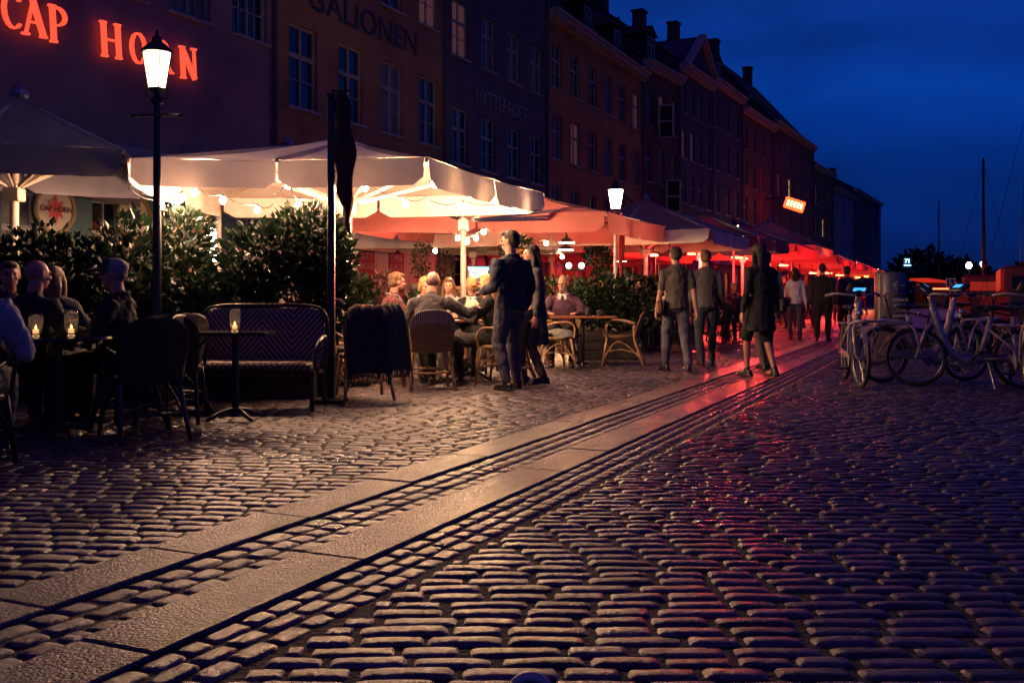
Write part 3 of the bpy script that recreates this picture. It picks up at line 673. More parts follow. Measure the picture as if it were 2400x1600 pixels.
# wrought iron bracket near the second lamp
t = thing('iron_bracket', 'black wrought iron scroll bracket on the orange house', 'bracket', at(1462, 500, 30))
mb = MB(); mb.tube([(0, 0, .55), (.95, 0, -.15)], .018, 6); mb.tube([(0, 0, .75), (0, 0, -.2)], .022, 6); mb.tube([(-.0, 0, .55), (-.3, 4, .55)], .02, 6)
mb.tube(spline([(.05, 0, .2), (.2, 0, .35), (.15, 0, .5), (.05, 0, .45), (.1, 0, .38)], 5), .012, 5); mb.tube(spline([(.2, 0, .1), (.4, 0, .2), (.5, 0, .1), (.42, 0, .02)], 5), .012, 5); mb.build('scrollwork', M_black, t)

# ================================================================== market parasols
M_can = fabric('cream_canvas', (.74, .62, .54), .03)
M_cang = fabric('grey_canvas', (.17, .15, .18), .06)
M_canr = fabric('rose_canvas', (.62, .22, .20), .42)
M_cann = fabric('navy_canvas', (.055, .06, .10), .05)
M_pole = mat('cream_pole', (.62, .52, .42), .45, var=.1)
M_rib = mat('pale_timber_rib', (.55, .45, .36), .5, var=.2)
def parasol(corners, zb, apex, label, top, val=None, vh=.26, pole=None, poler=.045, wave=.02, ribs=True, split=True):
    """corners: 4 ground (x, y) front-left, front-right, back-right, back-left"""
    C = [Vector((c[0], c[1], zb+vh)) for c in corners]; cen = sum(C, Vector())/4; A = Vector((apex[0], apex[1], apex[2])) if len(apex) == 3 else Vector((cen.x, cen.y, apex[0]))
    pl = pole or (A.x, A.y); t = thing('market_parasol', label, 'parasol', (pl[0], pl[1], 0), 0, 'market parasols over the terrace'); O = -Vector((pl[0], pl[1], 0))
    mb = MB(); n = 8
    for i in range(4):
        a, b = C[i], C[(i+1) % 4]; rows = []
        for j in range(n+1):
            v = j/n; rows.append([(a.lerp(b, k/n)).lerp(A, v)-Vector((0, 0, .10*sin(pi*v)*.7+.03*sin(pi*k/n)*(1-v)+.012*sin(k*2.4+i*1.7+v*5)*(1-v)*(0 if k in (0, n) else 1))) for k in range(n+1)])
        P = [p+O for r in rows for p in r]; m = n+1
        mb.add(P, [(r*m+k, r*m+k+1, r*m+m+k+1, r*m+m+k) for r in range(n) for k in range(n)])
    cp = mb.build('canopy', top, t, True)
    mb = MB(); 
    for i in range(4):
        a, b = C[i], C[(i+1) % 4]; d = b-a; nl = d.length; nd = d.normalized(); nn = Vector((nd.y, -nd.x, 0))
        halves = ((.008, .496), (.504, .992)) if split and nl > 2 else ((.008, .992),)
        for (u0, u1) in halves:
            m = 14; P = []
            for k in range(m+1):
                u = u0+(u1-u0)*k/m; base = a+d*u-Vector((0, 0, .03*sin(pi*u)))
                e = min(k, m-k)*(u1-u0)*nl/m; drop = vh*(1-.30*max(0, 1-e/.12)**2)
                w = wave*sin(u*nl*7+i)+wave*.6*sin(u*nl*17)
                P += [base+O, base+nn*(w*.4+.008)+O-Vector((0, 0, drop*.5)), base+nn*(w+.004)+O-Vector((0, 0, drop*.93)), base+nn*(w)+O-Vector((0, 0, drop))]
            mb.add(P, [(k*4+r, k*4+r+1, k*4+5+r, k*4+4+r) for k in range(m) for r in range(3)])
    mb.build('valance', val or top, t, True)
    mb = MB(); mb.lathe([(poler, .02), (poler, A.z-.12 if (Vector((pl[0], pl[1]))-A.xy).length < .5 else zb+vh*.9)], (pl[0]+O.x, pl[1]+O.y, 0), 14); mb.box((pl[0]+O.x, pl[1]+O.y, zb-.10), (poler*1.9, poler*1.9, .07), bev=.01)
    mb.build('pole', M_pole, t)
    mb = MB(); mb.box((0, 0, .03), (.30, .30, .03), bev=.01); mb.lathe([(.09, .06), (.07, .22), (poler+.008, .24), (poler+.008, .4)], n=12); mb.build('base', M_black, t)
    mb = MB(); mb.lathe([(.06, A.z-.12), (.10, A.z-.02), (.09, A.z+.03), (.03, A.z+.09), (0, A.z+.10)], (A.x+O.x, A.y+O.y, 0), 12); mb.build('finial', M_steel, t)
    if ribs:
        hub = Vector((pl[0], pl[1], zb-.05))+O
        for i in range(4):
            for q in (C[i], (C[i]+C[(i+1) % 4])/2):
                e = q+O; ap = A+O-Vector((0, 0, .08)); mb = MB(); mb.bar(ap, e-Vector((0, 0, .03)), .032, .045)
                md = ap.lerp(e, .55)-Vector((0, 0, .09)); mb.bar(hub+(md-hub)*.08, md, .028, .04); mb.build('rib', M_rib, t)
    return t
parasol([(-6.3, 8.4), (-3.85, 9.87), (-4.35, 12.2), (-6.5, 9.9)], 2.21, (-5.15, 10.4, 3.15), 'grey left parasol whose lit underside shows behind the big lamp', M_cang, vh=.28, pole=(-5.3, 10.6))
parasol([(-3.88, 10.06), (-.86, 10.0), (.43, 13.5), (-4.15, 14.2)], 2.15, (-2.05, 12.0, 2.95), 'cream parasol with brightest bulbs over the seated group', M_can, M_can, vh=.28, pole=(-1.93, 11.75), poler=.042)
parasol([(-6.6, 14.6), (-1.7, 14.6), (-1.2, 18.6), (-6.1, 18.6)], 2.55, (-3.7, 16.4, 3.55), 'tall grey parasol behind the bright cream one', M_cang, vh=.3, pole=(-4.35, 14.75), poler=.042)
parasol([(-2.8, 16.9), (1.6, 16.9), (3.2, 20.6), (-1.6, 20.8)], 2.12, (.3, 18.9, 3.0), 'rose lit parasol with the cream pole behind the seated men', M_canr, vh=.34, pole=(-.68, 13.9), poler=.038)
def street_parasol(Y0, Y1, a1, a2, zb, top, label, z=.85, vh=.28, val=None, **k):
    c = [(a1+.45*Y0, Y0), (a2+.45*Y0, Y0-.45*(a2-a1)*.8), (a2+.45*Y1, Y1-.45*(a2-a1)*.8), (a1+.45*Y1, Y1)]
    return parasol(c, zb, (zb+vh+z,), label, top, val, vh=vh, **k)
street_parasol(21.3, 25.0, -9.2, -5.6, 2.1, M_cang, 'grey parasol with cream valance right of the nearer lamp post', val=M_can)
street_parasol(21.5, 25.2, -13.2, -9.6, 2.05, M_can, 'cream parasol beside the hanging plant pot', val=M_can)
street_parasol(25.6, 29.8, -9.2, -5.5, 2.2, M_cann, 'navy parasol above the red heaters, nearer one', val=M_cann)
street_parasol(25.6, 29.8, -13.2, -9.6, 2.1, M_canr, 'rose red parasol deep under the navy one')
street_parasol(30.4, 35.0, -9.2, -5.4, 2.25, M_cann, 'navy parasol above the red heaters, further one', val=M_canr)
street_parasol(30.4, 35.0, -13.2, -9.6, 2.1, M_canr, 'rose red parasol behind the walking couple')
street_parasol(36.0, 40.5, -9.4, -5.6, 2.5, M_cang, 'pale grey pointed parasol under the yellow neon curls', val=M_canr, z=1.1)
street_parasol(41.5, 47, -9.6, -5.6, 2.3, M_cann, 'dark parasol beyond the pale pointed one', val=M_canr, ribs=False)
street_parasol(48.5, 55, -9.6, -5.6, 2.3, M_canr, 'small red parasol before the fifth lamp', ribs=False)
street_parasol(57, 64, -9.6, -5.6, 2.3, M_canr, 'small red parasol before the sixth lamp', ribs=False)
street_parasol(66, 74, -9.6, -5.6, 2.3, M_canr, 'furthest small red parasol at the end of the terrace', ribs=False)

# ------------------------------------------------------------------ bulbs, heaters, globes
def string(pts, label, m, r=.034, anchors=None, sag=.10, grp='bulb strings under the parasols'):
    P = [at(*p) for p in pts]; t = thing('light_string', label, 'light string', P[0], 0, grp); O = Vector(P[0])
    W_ = []
    A = [anchors[0]]+P+[anchors[1]] if anchors else P
    A = [Vector(q)+Vector((0, 0, .07)) if 0 < i < len(A)-1 or not anchors else Vector(q) for i, q in enumerate(A)]
    for i in range(len(A)-1):
        for k in range(7):
            u = k/7; W_.append(A[i].lerp(A[i+1], u)+Vector((0, 0, sag*(4*(u-.5)**2-1)*.5))-O)
    W_.append(A[-1]-O); mb = MB(); mb.tube(W_, .006, 5); mb.build('cable', M_cable, t, True)
    for p in P:
        mb = MB(); mb.ell(p-O, (r, r, r*1.15), n=8, m=6); b = mb.build('bulb', m, t, True)
        mb = MB(); mb.lathe([(.016, r*.9), (.018, r*1.1), (.016, .075)], p-O, 8); mb.build('socket', M_cable, b)
    return t
string([(378, 482, 10.8), (425, 465, 10.5), (455, 452, 10.3), (522, 470, 11), (603, 492, 11.8)], 'string of five bright bulbs over the hedge, left part of the cream canopy', M_bulb, anchors=(at(300, 440, 10.4), at(640, 478, 12.6)))
string([(675, 434, 10.4), (700, 482, 11.6), (855, 440, 10.5), (950, 478, 11.6)], 'string of four bright bulbs in the middle of the cream canopy', M_bulb, anchors=(at(640, 455, 11), at(1000, 460, 12.4)))
string([(1085, 484, 12.4), (1205, 484, 12.9)], 'string of two bright bulbs at the right edge of the cream canopy', M_bulb, anchors=(at(1010, 470, 12), at(1262, 492, 13.2)))
string([(1018, 432, 10.75), (1102, 456, 11.55)], 'pair of bulbs glowing through the valance flaps', M_bulb2, anchors=(at(1005, 420, 10.5), at(1150, 460, 12.1)))
string([(1073, 558, 15), (1095, 566, 15), (1116, 558, 15), (1134, 544, 15)], 'string of four small hanging bulbs left of the standing man', M_bulb2, anchors=(at(1050, 541, 15), at(1160, 541, 15)), sag=.03)
string([(1020, 588, 17), (1318, 602, 19), (1280, 570, 18)], 'loose string of small bulbs deep under the rose parasol', M_bulb2, anchors=(at(1000, 560, 17), at(1240, 555, 18)))
def disc_lamp(px, py, Y, label, m, r=.17):
    p = at(px, py, Y); t = thing('pendant_lamp', label, 'pendant lamp', p, 0, 'pendant lamps under the parasols'); mb = MB(); mb.lathe([(.0, .03), (r*.7, .02), (r*.9, -.01), (0, -.02)], n=16); mb.build('diffuser', m, t)
    mb = MB(); mb.lathe([(r, 0), (r*.6, .06), (.03, .10), (.02, .16), (0, .16)], n=16); mb.build('shade', M_black, t); mb = MB(); mb.tube([(0, 0, .15), (0, 0, .45)], .006, 5); mb.build('cord', M_cable, t)
disc_lamp(1328, 568, 19, 'upper of two warm disc lamps above the bald reading man', emis('warm_disc', (1, .55, .2), 150)); disc_lamp(1326, 585, 20.5, 'lower of two warm disc lamps above the bald reading man', MATS['warm_disc'])
disc_lamp(1455, 612, 24, 'warm disc lamp over the TAKE AWAY board', MATS['warm_disc'], .14)
def heater(px, py, Y, label, rz=.3, m=None, l=.12, w=420, col=(1, .035, .03)):
    p = at(px, py, Y); t = thing('heat_lamp', label, 'heat lamp', p, rz, 'red heat lamps under the parasols'); mb = MB(); mb.tube([(-l, 0, 0), (l, 0, 0)], .026, 8); mb.build('element', m or M_red, t)
    ld = bpy.data.lights.new('heat_light', 'POINT'); ld.energy = w; ld.color = col; ld.shadow_soft_size = .08; lo = bpy.data.objects.new('heat_light', ld); COL.objects.link(lo); lo.parent = t; lo.location = (0, -.06, -.10)
    mb = MB(); mb.box((0, .02, .06), (l+.03, .06, .02), bev=.01); mb.box((-l-.015, 0, 0), (.015, .03, .05)); mb.box((l+.015, 0, 0), (.015, .03, .05)); mb.tube([(0, .02, .07), (0, .05, .5)], .012, 6); mb.build('reflector', M_black, t); return t
heater(1532, 598, 22.5, 'pale pink heat lamp left of the crowd', m=emis('pink_heater', (1, .25, .15), 9), l=.10, w=40)
heater(1620, 595, 26.5, 'first bright red heat lamp from the left'); heater(1646, 607, 26.5, 'second red heat lamp, right below the first'); heater(1727, 604, 31.5, 'large red heat lamp right of the lamp post', l=.22)
heater(1745, 606, 33.5, 'red heat lamp at the back of the navy parasol'); heater(1836, 622, 38, 'red heat lamp under the pale pointed parasol', l=.2); heater(1905, 640, 44, 'small red heat lamp left of the dark couple', l=.2)
heater(1940, 640, 50, 'small red heat lamp before the distant lamps', l=.25); heater(1968, 645, 58, 'distant red heat lamp in the far crowd', l=.3); heater(2010, 650, 66, 'distant orange heat lamp at the end of the terrace', l=.2, m=emis('orange_heater', (1, .16, .03), 16), w=260, col=(1, .16, .04)); heater(2030, 648, 70, 'last distant orange heat lamp by the grey column', l=.2, m=MATS['orange_heater'], w=260, col=(1, .16, .04))
heater(1385, 520, 19.6, 'unseen red heat lamp added at the right inside the rose parasol for its glow', l=.12, w=26, col=(1, .16, .12)); heater(960, 520, 18.2, 'unseen red heat lamp added at the left inside the rose parasol for its glow', l=.12, w=26, col=(1, .16, .12)); heater(1180, 522, 18.4, 'unseen red heat lamp added in the middle of the rose parasol for its glow', l=.12, w=26, col=(1, .16, .12))  # unseen lamps, added inside the canopy so its rose cloth glows
t = thing('globe_lamp', 'pair of white globe lamps on a black stand beside the shrubs', 'globe lamp', at(1348, 690, 22).xy.to_3d())
for sx in (-1, 1):
    mb = MB(); mb.ell((sx*.14, 0, 1.69), .065, n=14, m=10); mb.build('globe', emis('cool_globe', (.75, 1, .9), 9), t, True)
mb = MB(); mb.tube([(0, 0, .02), (0, 0, 1.6)], .018, 8); mb.tube([(-.22, 0, 1.6), (.22, 0, 1.6)], .016, 6); mb.lathe([(.16, 0), (.16, .03), (.02, .06)], n=14); mb.build('stand', M_black, t)

q = at(495, 600, 11.2); t = thing('patio_lamp', 'dazzling white upright patio lamp in the gap of the hedge', 'patio lamp', (q.x, q.y, 0)); mb = MB(); mb.lathe([(0, 1.42), (.055, 1.42), (.06, 1.62), (.05, 1.78), (0, 1.80)], n=14); mb.build('glass_shade', emis('patio_white', (1, .85, .75), 30), t, True)
mb = MB(); mb.lathe([(.14, 0), (.14, .03), (.02, .05), (.018, 1.40), (.06, 1.42)], n=14); mb.build('stem', M_black, t)
# ================================================================== terrace furniture
def wicker_chair(label, x, y, rz, dark=False, group='woven cafe armchairs', rim=True):
    cane = M_dcane if dark else M_cane; wk = M_dwick if dark else M_wick
    t = thing('wicker_armchair', label, 'chair', (x, y, 0), rz, group)
    # curved back shell
    V = []; nu, nv = 15, 8
    def prof(u, v):   # u -1..1 around, v 0..1 up
        ang = u*1.25; w = .235+.02*v; X = w*sin(ang)*1.0; Y = -.17-.10*cos(ang)*.9-.09*v
        top = .47-.16*abs(u)**2.6; return Vector((X, Y, .42+top*v))
    def shell(v0, v1, th, mname, mt, off=0):
        mb = MB(); P = []; m = 9
        for s in (0, 1):
            for i in range(nu):
                for j in range(m):
                    p = prof(-1+2*i/(nu-1), v0+(v1-v0)*j/(m-1)); o = Vector((p.x, p.y+.17, 0)).normalized()*(th/2 if s else -th/2)*1.0
                    P.append(p+o+Vector((0, 0, off)))
        N_ = nu*m; f = []
        for i in range(nu-1):
            for j in range(m-1):
                a = i*m+j; f.append((a, a+1, a+m+1, a+m)); f.append((N_+a, N_+a+m, N_+a+m+1, N_+a+1))
        for i in range(nu-1):
            a = i*m; f.append((a, a+m, N_+a+m, N_+a)); a = i*m+m-1; f.append((a, N_+a, N_+a+m, a+m))
        for j in range(m-1):
            a = j; f.append((a, N_+a, N_+a+1, a+1)); a = (nu-1)*m+j; f.append((a, a+1, N_+a+1, N_+a))
        mb.add(P, f); return mb.build(mname, mt, t, True)
    shell(0, .80, .016, 'backrest', wk); 
    if rim: shell(.66, 1.0, .032, 'back_rim', wk if dark else M_rim)
    mb = MB(); P = []
    mb.lathe([(.0, .405), (.21, .405), (.235, .415), (.245, .435), (.235, .452), (.20, .458), (0, .452)], (0, .02, 0), 20, sx=1, sy=.98); mb.build('seat', wk, t, True)
    for sx in (-1, 1):
        mb = MB(); mb.tube(spline([(sx*.235, -.19, .62), (sx*.275, -.02, .66), (sx*.275, .16, .655), (sx*.255, .235, .58), (sx*.235, .235, .44)], 5), .0145, 8); mb.build('armrest', cane, t, True)
        mb = MB(); mb.tube([(sx*.215, .19, .43), (sx*.235, .23, .22), (sx*.255, .26, 0)], .017, 8); mb.build('leg', cane, t, True)
        mb = MB(); mb.tube([(sx*.20, -.19, .60), (sx*.205, -.20, .40), (sx*.225, -.27, .18), (sx*.245, -.34, 0)], .017, 8); mb.build('leg', cane, t, True)
        mb = MB(); mb.tube(spline([(sx*.25, .25, .10), (sx*.20, .10, .33), (sx*.19, -.06, .33), (sx*.235, -.29, .12)], 5), .010, 6); mb.build('brace', cane, t, True)
    mb = MB(); mb.tube([(-.235, .24, .2), (.235, .24, .2)], .011, 6); mb.tube([(-.225, -.27, .19), (.225, -.27, .19)], .011, 6); mb.tube([(-.235, .235, .2), (0, 0, .23), (.225, -.27, .19)], .010, 6); mb.tube([(.235, .235, .2), (0, 0, .235), (-.225, -.27, .19)], .010, 6); mb.build('stretcher', cane, t, True)
    return t
def cafe_table(label, x, y, rz=0, w=.62, l=.62, round_=False, top=M_wood, leg=M_black, h=.74, group='cafe tables'):
    t = thing('cafe_table', label, 'table', (x, y, 0), rz, group); mb = MB()
    if round_: mb.lathe([(0, h-.028), (w/2, h-.028), (w/2+.006, h-.014), (w/2, h), (0, h)], n=36)
    else: mb.box((0, 0, h-.014), (w/2, l/2, .014), bev=.006)
    mb.build('tabletop', top, t); mb = MB(); mb.lathe([(.05, .03), (.03, .08), (.028, h-.06), (.07, h-.03)], n=12); mb.build('pedestal', leg, t)
    mb = MB()
    for k in range(4):
        a = pi/4+pi/2*k; mb.tube(spline([(0, 0, .09), (.12*cos(a), .12*sin(a), .07), (.26*cos(a), .26*sin(a), .015)], 4), [.02]*4+[.018]*4+[.016], 7)
    mb.build('foot', leg, t, True); return t
def wineglass(x, y, z, label, wine=True):
    t = thing('wine_glass', label, 'glass', (x, y, z)); mb = MB(); mb.lathe([(.034, 0), (.034, .003), (.005, .008), (.004, .085), (.012, .092), (.034, .115), (.041, .15), (.033, .20), (.0315, .20), (.039, .15), (.031, .117), (0, .096)], n=18); mb.build('bowl', M_glass, t, True)
    if wine: mb = MB(); mb.lathe([(0, .098), (.030, .118), (.037, .142), (0, .142)], n=14); mb.build('wine', mat('white_wine', (.75, .5, .18), .1, var=0, emit=.0), t, True)
def tumbler(x, y, z, label, r=.034, h=.10):
    t = thing('drinking_glass', label, 'glass', (x, y, z)); mb = MB(); mb.lathe([(0, 0), (r*.85, 0), (r, h), (r-.003, h), (r*.85-.003, .008), (0, .008)], n=16); mb.build('glass', M_glass, t, True)
    mb = MB(); mb.lathe([(0, .01), (r*.8, .01), (r*.88, h*.6), (0, h*.6)], n=12); mb.build('drink', mat('amber_drink', (.4, .16, .05), .1, var=0), t, True)
def lantern(x, y, z, label, r=.055, h=.17, stem=0):
    t = thing('candle_lantern', label, 'candle lantern', (x, y, z), 0, 'candle lanterns on the dark tables')
    mb = MB(); mb.lathe([(0, 0), (r*.8, 0), (r, .015), (r, h*.8), (r*.8, h), (r*.78, h), (r-.004, h*.8), (r-.004, .018), (0, .012)], n=20); mb.build('glass', M_glass, t, True)
    mb = MB(); mb.lathe([(0, .014), (.022, .014), (.022, .04), (0, .04)], n=12); c = mb.build('candle', mat('candle_wax', (.8, .6, .35), .5, var=0, emit=1.2, ecol=(1, .5, .2)), t)
    mb = MB(); mb.lathe([(.002, .042), (.008, .052), (.007, .062), (0, .08)], n=8); mb.build('flame', M_candle, c, True)
# seated group round the main table
cafe_table('wooden cafe table in the middle of the seated group', -.48, 12.35, .1, .85, .75)
cafe_table('pale wooden cafe table left, behind the draped chair', -2.0, 11.35, .05, .8, .65)
cafe_table('red brown cafe table of the reading man', 1.02, 14.35, 0, .95, .55)
cafe_table('cafe table of the smiling woman behind the lamp post', 2.55, 18.3, .3, .6, .6)
cafe_table('cafe table far left behind the pole with a red cloth', -2.6, 13.2, .0, .8, .7, top=mat('red_cloth', (.45, .06, .05), .8))
wicker_chair('woven armchair with striped rim, the bald man sits on it with his back to us', -.93, 11.15, .22)
wicker_chair('woven armchair under the man in the maroon jumper', -1.52, 11.95, -1.25)
wicker_chair('woven armchair with striped rim across the table, facing the camera', -.12, 12.8, 2.5)
wicker_chair('woven armchair under the long haired blonde woman', -.10, 11.75, 1.25)
wicker_chair('cane armchair under the reading man with glasses', .80, 15.0, 2.9, rim=False)
wicker_chair('cane armchair empty at the left end of the reading man\'s table', .58, 14.1, -1.3, rim=False)
wicker_chair('cane armchair empty at the right end of the reading man\'s table', 1.62, 14.75, 1.4, rim=False)
wicker_chair('striped armchair behind the cream pole', -2.35, 12.5, -2.2)
wicker_chair('woven armchair half hidden between the sofa and the pole', -2.15, 10.8, -.5, rim=False)
wicker_chair('striped armchair under the woman in the grey jacket', -1.28, 13.3, 2.9)
wicker_chair('dark cane armchair right of the smiling woman', 3.15, 18.4, 1.3, dark=True)
wicker_chair('dark cane armchair under the man in the dark jacket behind the lamp post', 2.15, 17.9, -.3, dark=True)
wicker_chair('dark cane armchair with chevron back among the walkers', 4.3, 21.0, .2, dark=True)
dc = wicker_chair('woven armchair draped with dark fringed blankets beside the black post', -1.52, 10.15, .35)
wineglass(-.62, 12.2, .74, 'wine glass of white wine on the main table'); tumbler(-.4, 12.5, .74, 'amber drink glass on the main table')
wineglass(-.25, 12.25, .74, 'second wine glass, nearer the standing man'); tumbler(1.08, 14.3, .74, 'small glass on the reading man\'s table')
q = (-.5, 12.5); t = thing('table_lamp', 'round beige globe lamp on the main table', 'table lamp', (q[0], q[1], .74)); mb = MB(); mb.ell((0, 0, .14), (.10, .10, .11)); mb.build('shade', mat('beige_globe', (.6, .42, .25), .6, var=.1, emit=.35, ecol=(1, .5, .2)), t, True); mb = MB(); mb.lathe([(.05, 0), (.05, .02), (.02, .03), (.02, .05)], n=14); mb.build('foot', M_dwood, t)
t = thing('water_bottle', 'clear water bottle on the pale wooden table', 'bottle', (-2.02, 11.4, .74)); mb = MB(); mb.lathe([(0, 0), (.035, 0), (.038, .02), (.038, .15), (.015, .21), (.014, .25), (0, .25)], n=16); mb.build('glass', M_glass, t, True); mb = MB(); mb.lathe([(.0385, .06), (.0388, .12)], n=16); mb.build('paper_label', M_white, t)
t = thing('dark_camera', 'small black camera on the reading man\'s table', 'camera', (1.28, 14.28, .74), .3); mb = MB(); mb.box((0, 0, .04), (.065, .03, .04), bev=.01); mb.build('body', M_black, t); mb = MB(); mb.lathe([(.028, 0), (.03, .05), (.022, .055), (0, .05)], (0, -.03, .04), 14, R=Matrix.Rotation(pi/2, 3, 'X')); mb.build('lens', M_black, t)

def plate(x, y, z, label):
    t = thing('dinner_plate', label, 'plate', (x, y, z)); mb = MB(); mb.lathe([(0, .004), (.07, .004), (.09, .010), (.125, .020), (.128, .022), (.088, .016), (.07, .009), (0, .009)], n=24); mb.build('dish', M_white, t, True)
    mb = MB(); r_ = random.Random(int(x*100)); [mb.ell((r_.uniform(-.04, .04), r_.uniform(-.04, .04), .022), (r_.uniform(.015, .03), r_.uniform(.015, .025), .014), n=8, m=6) for _ in range(7)]; mb.build('food', mat('food', (.30, .13, .05), .6, var=.5, scale=30), t, True)
plate(-.70, 12.45, .74, 'dinner plate on the main table nearest the bald man'); plate(-.28, 12.50, .74, 'dinner plate on the main table nearest the standing man'); plate(-1.82, 11.3, .74, 'dinner plate on the pale wooden table by the bottle')
tumbler(-2.2, 11.25, .74, 'drinking glass on the pale wooden table'); wineglass(-1.80, 11.5, .74, 'wine glass on the pale wooden table'); wineglass(2.5, 18.2, .74, 'wine glass on the table of the smiling woman'); tumbler(2.65, 18.35, .74, 'drinking glass on the table of the smiling woman')
# blankets over chairs
def blanket(name, label, pts, w, m, loc, rz, fringe=True, cat='blanket', group=None, xdir=(1, 0, 0)):
    """cloth strip following pts (local), width w along xdir"""
    t = thing(name, label, cat, loc, rz, group); S = spline(pts, 5); nx = 22; V = []; xd = Vector(xdir)
    for s in (0, 1):
        for i, p in enumerate(S):
            for k in range(nx+1):
                u = k/nx-.5; fold = .016*sin(u*26+i*.25)+.01*sin(u*51+1)
                down = max(0, (abs(u)-.36))*.5; tt = (S[min(i+1, len(S)-1)]-S[max(i-1, 0)]).normalized(); nn = tt.cross(xd).normalized()
                V.append(p+xd*(u*w)+nn*(fold*(.3+abs(i-len(S)/2)/len(S)*2)+(-.004 if s else .004))-Vector((0, 0, down)))
    m_ = nx+1; n_ = len(S)*m_; f = []
    for i in range(len(S)-1):
        for k in range(nx):
            a = i*m_+k; f.append((a, a+1, a+m_+1, a+m_)); f.append((n_+a, n_+a+m_, n_+a+m_+1, n_+a+1))
    mb = MB(); mb.add(V, f); mb.build('cloth', m, t, True)
    if fringe:
        mb = MB()
        for row in (0,):
            for k in range(nx*3+1):
                u = k/(nx*3)-.5; a = V[row*m_+min(nx, int(round((u+.5)*nx)))]; a = Vector((a.x, a.y, a.z)); a += xd*((u+.5)*nx-round((u+.5)*nx))/nx*w
                mb.tube([a, a+Vector((random.uniform(-.01, .01), random.uniform(-.01, .01), -.07))], .003, 4)
        mb.build('fringe', m, t)
    return t
M_bl1 = mat('dark_wool', (.045, .022, .035), .95, var=.3, scale=30, bump=.6, bscale=90); M_bl2 = mat('green_wool', (.10, .105, .075), .95, var=.3, scale=30, bump=.6, bscale=90); M_bl3 = mat('grey_green_wool', (.20, .21, .19), .95, var=.3, scale=20, bump=.5, bscale=60)
blanket('wool_blanket', 'dark plum fringed blanket hanging over the back of the draped armchair', [(-.03, -.435, .28), (-.03, -.42, .55), (-.03, -.40, .82), (-.02, -.35, .935), (0, -.28, .90), (0, -.22, .65)], .42, M_bl1, (-1.52, 10.15, 0), .35)
blanket('wool_blanket', 'olive fringed blanket over the right side of the draped armchair', [(.30, -.42, .30), (.28, -.40, .60), (.26, -.36, .85), (.22, -.30, .95), (.20, -.22, .90), (.2, -.16, .62)], .24, M_bl2, (-1.52, 10.15, 0), .35)
blanket('wool_blanket', 'grey green blanket bundled on the empty cane chair by the reading man', [(0, -.05, .5), (.02, .15, .55), (0, .27, .48), (0, .30, .30)], .42, M_bl3, (.58, 14.1, 0), -1.3, fringe=False)

# rattan sofa with chevron weave
t = thing('rattan_sofa', 'low rattan sofa with chevron woven back, left of the black post', 'sofa', (-2.38, 9.15, 0), 0)
def panel(z0, z1, y0, y1, w, th, name, r=.1):
    mb = MB(); P = []; nx, nz = 24, 6
    for s in (0, 1):
        for i in range(nx+1):
            for j in range(nz+1):
                u = -1+2*i/nx; v = j/nz; zz = z0+(z1-z0)*v; e = max(0, abs(u)-.86)/.14; top = z1-.10*e**2
                zz = min(zz, z0+(top-z0)*v); yy = y0+(y1-y0)*v-.03*(1-u*u)
                P.append((u*w, yy+(th/2 if s else -th/2), zz))
    n_ = (nx+1)*(nz+1); f = []
    for i in range(nx):
        for j in range(nz):
            a = i*(nz+1)+j; f.append((a, a+1, a+nz+2, a+nz+1)); f.append((n_+a, n_+a+nz+1, n_+a+nz+2, n_+a+1))
    for i in range(nx): a = i*(nz+1)+nz; f.append((a, n_+a, n_+a+nz+1, a+nz+1)); a = i*(nz+1); f.append((a, a+nz+1, n_+a+nz+1, n_+a))
    for j in range(nz): f.append((j, n_+j, n_+j+1, j+1)); a = nx*(nz+1)+j; f.append((a, a+1, n_+a+1, n_+a))
    mb.add(P, f); mb.build(name, M_chev, t, True)
panel(.34, .92, .30, .42, .58, .03, 'backrest')
mb = MB(); mb.box((0, .05, .40), (.56, .26, .035), bev=.02); mb.build('seat', M_chev, t)
mb = MB(); mb.tube(spline([(-.60, .30, .36), (-.62, .37, .66), (-.57, .42, .88), (-.4, .43, .94), (0, .40, .945), (.4, .43, .94), (.57, .42, .88), (.62, .37, .66), (.60, .30, .36)], 5), .02, 8); mb.build('back_frame', M_dcane, t, True)
for sx in (-1, 1):
    mb = MB(); mb.tube(spline([(sx*.60, .33, .62), (sx*.64, .1, .66), (sx*.64, -.16, .62), (sx*.61, -.23, .48), (sx*.62, -.16, .36), (sx*.62, .05, .34)], 5), .019, 8); mb.build('armrest', M_dcane, t, True)
    for yy in (-.2, .33): mb = MB(); mb.tube([(sx*.57, yy, .38), (sx*.59, yy*1.08, 0)], .02, 8); mb.build('leg', M_dcane, t, True)
mb = MB(); mb.tube([(-.58, -.2, .15), (.58, -.2, .15)], .013, 6); mb.tube([(-.58, -.2, .33), (.58, -.2, .33)], .015, 6); mb.build('stretcher', M_dcane, t)
# dark terrace corner, left
M_dtop = mat('glossy_black_top', (.012, .012, .016), .12, var=.3, coat=.4)
cafe_table('glossy black round table with two candle lanterns at far left', -3.35, 7.35, 0, .78, round_=True, top=M_dtop)
cafe_table('black square table with one candle before the rattan sofa', -2.32, 8.35, 0, .62, .5, top=M_dtop)
cafe_table('black round table between the dark armchairs and the hedge', -3.2, 9.3, 0, .6, round_=True, top=M_dtop)
lantern(-3.55, 7.42, .74, 'left candle lantern of two on the glossy round table'); lantern(-3.33, 7.52, .74, 'right candle lantern of two on the glossy round table', .055, .2); lantern(-2.34, 8.4, .74, 'single candle lantern in front of the rattan sofa', .05, .2)
G2 = 'black woven armchairs in the dark corner'
wicker_chair('black woven armchair right of the glossy round table, back towards us', -2.72, 7.35, .6, True, G2); wicker_chair('black woven armchair in the middle of the dark corner', -2.85, 8.35, .2, True, G2)
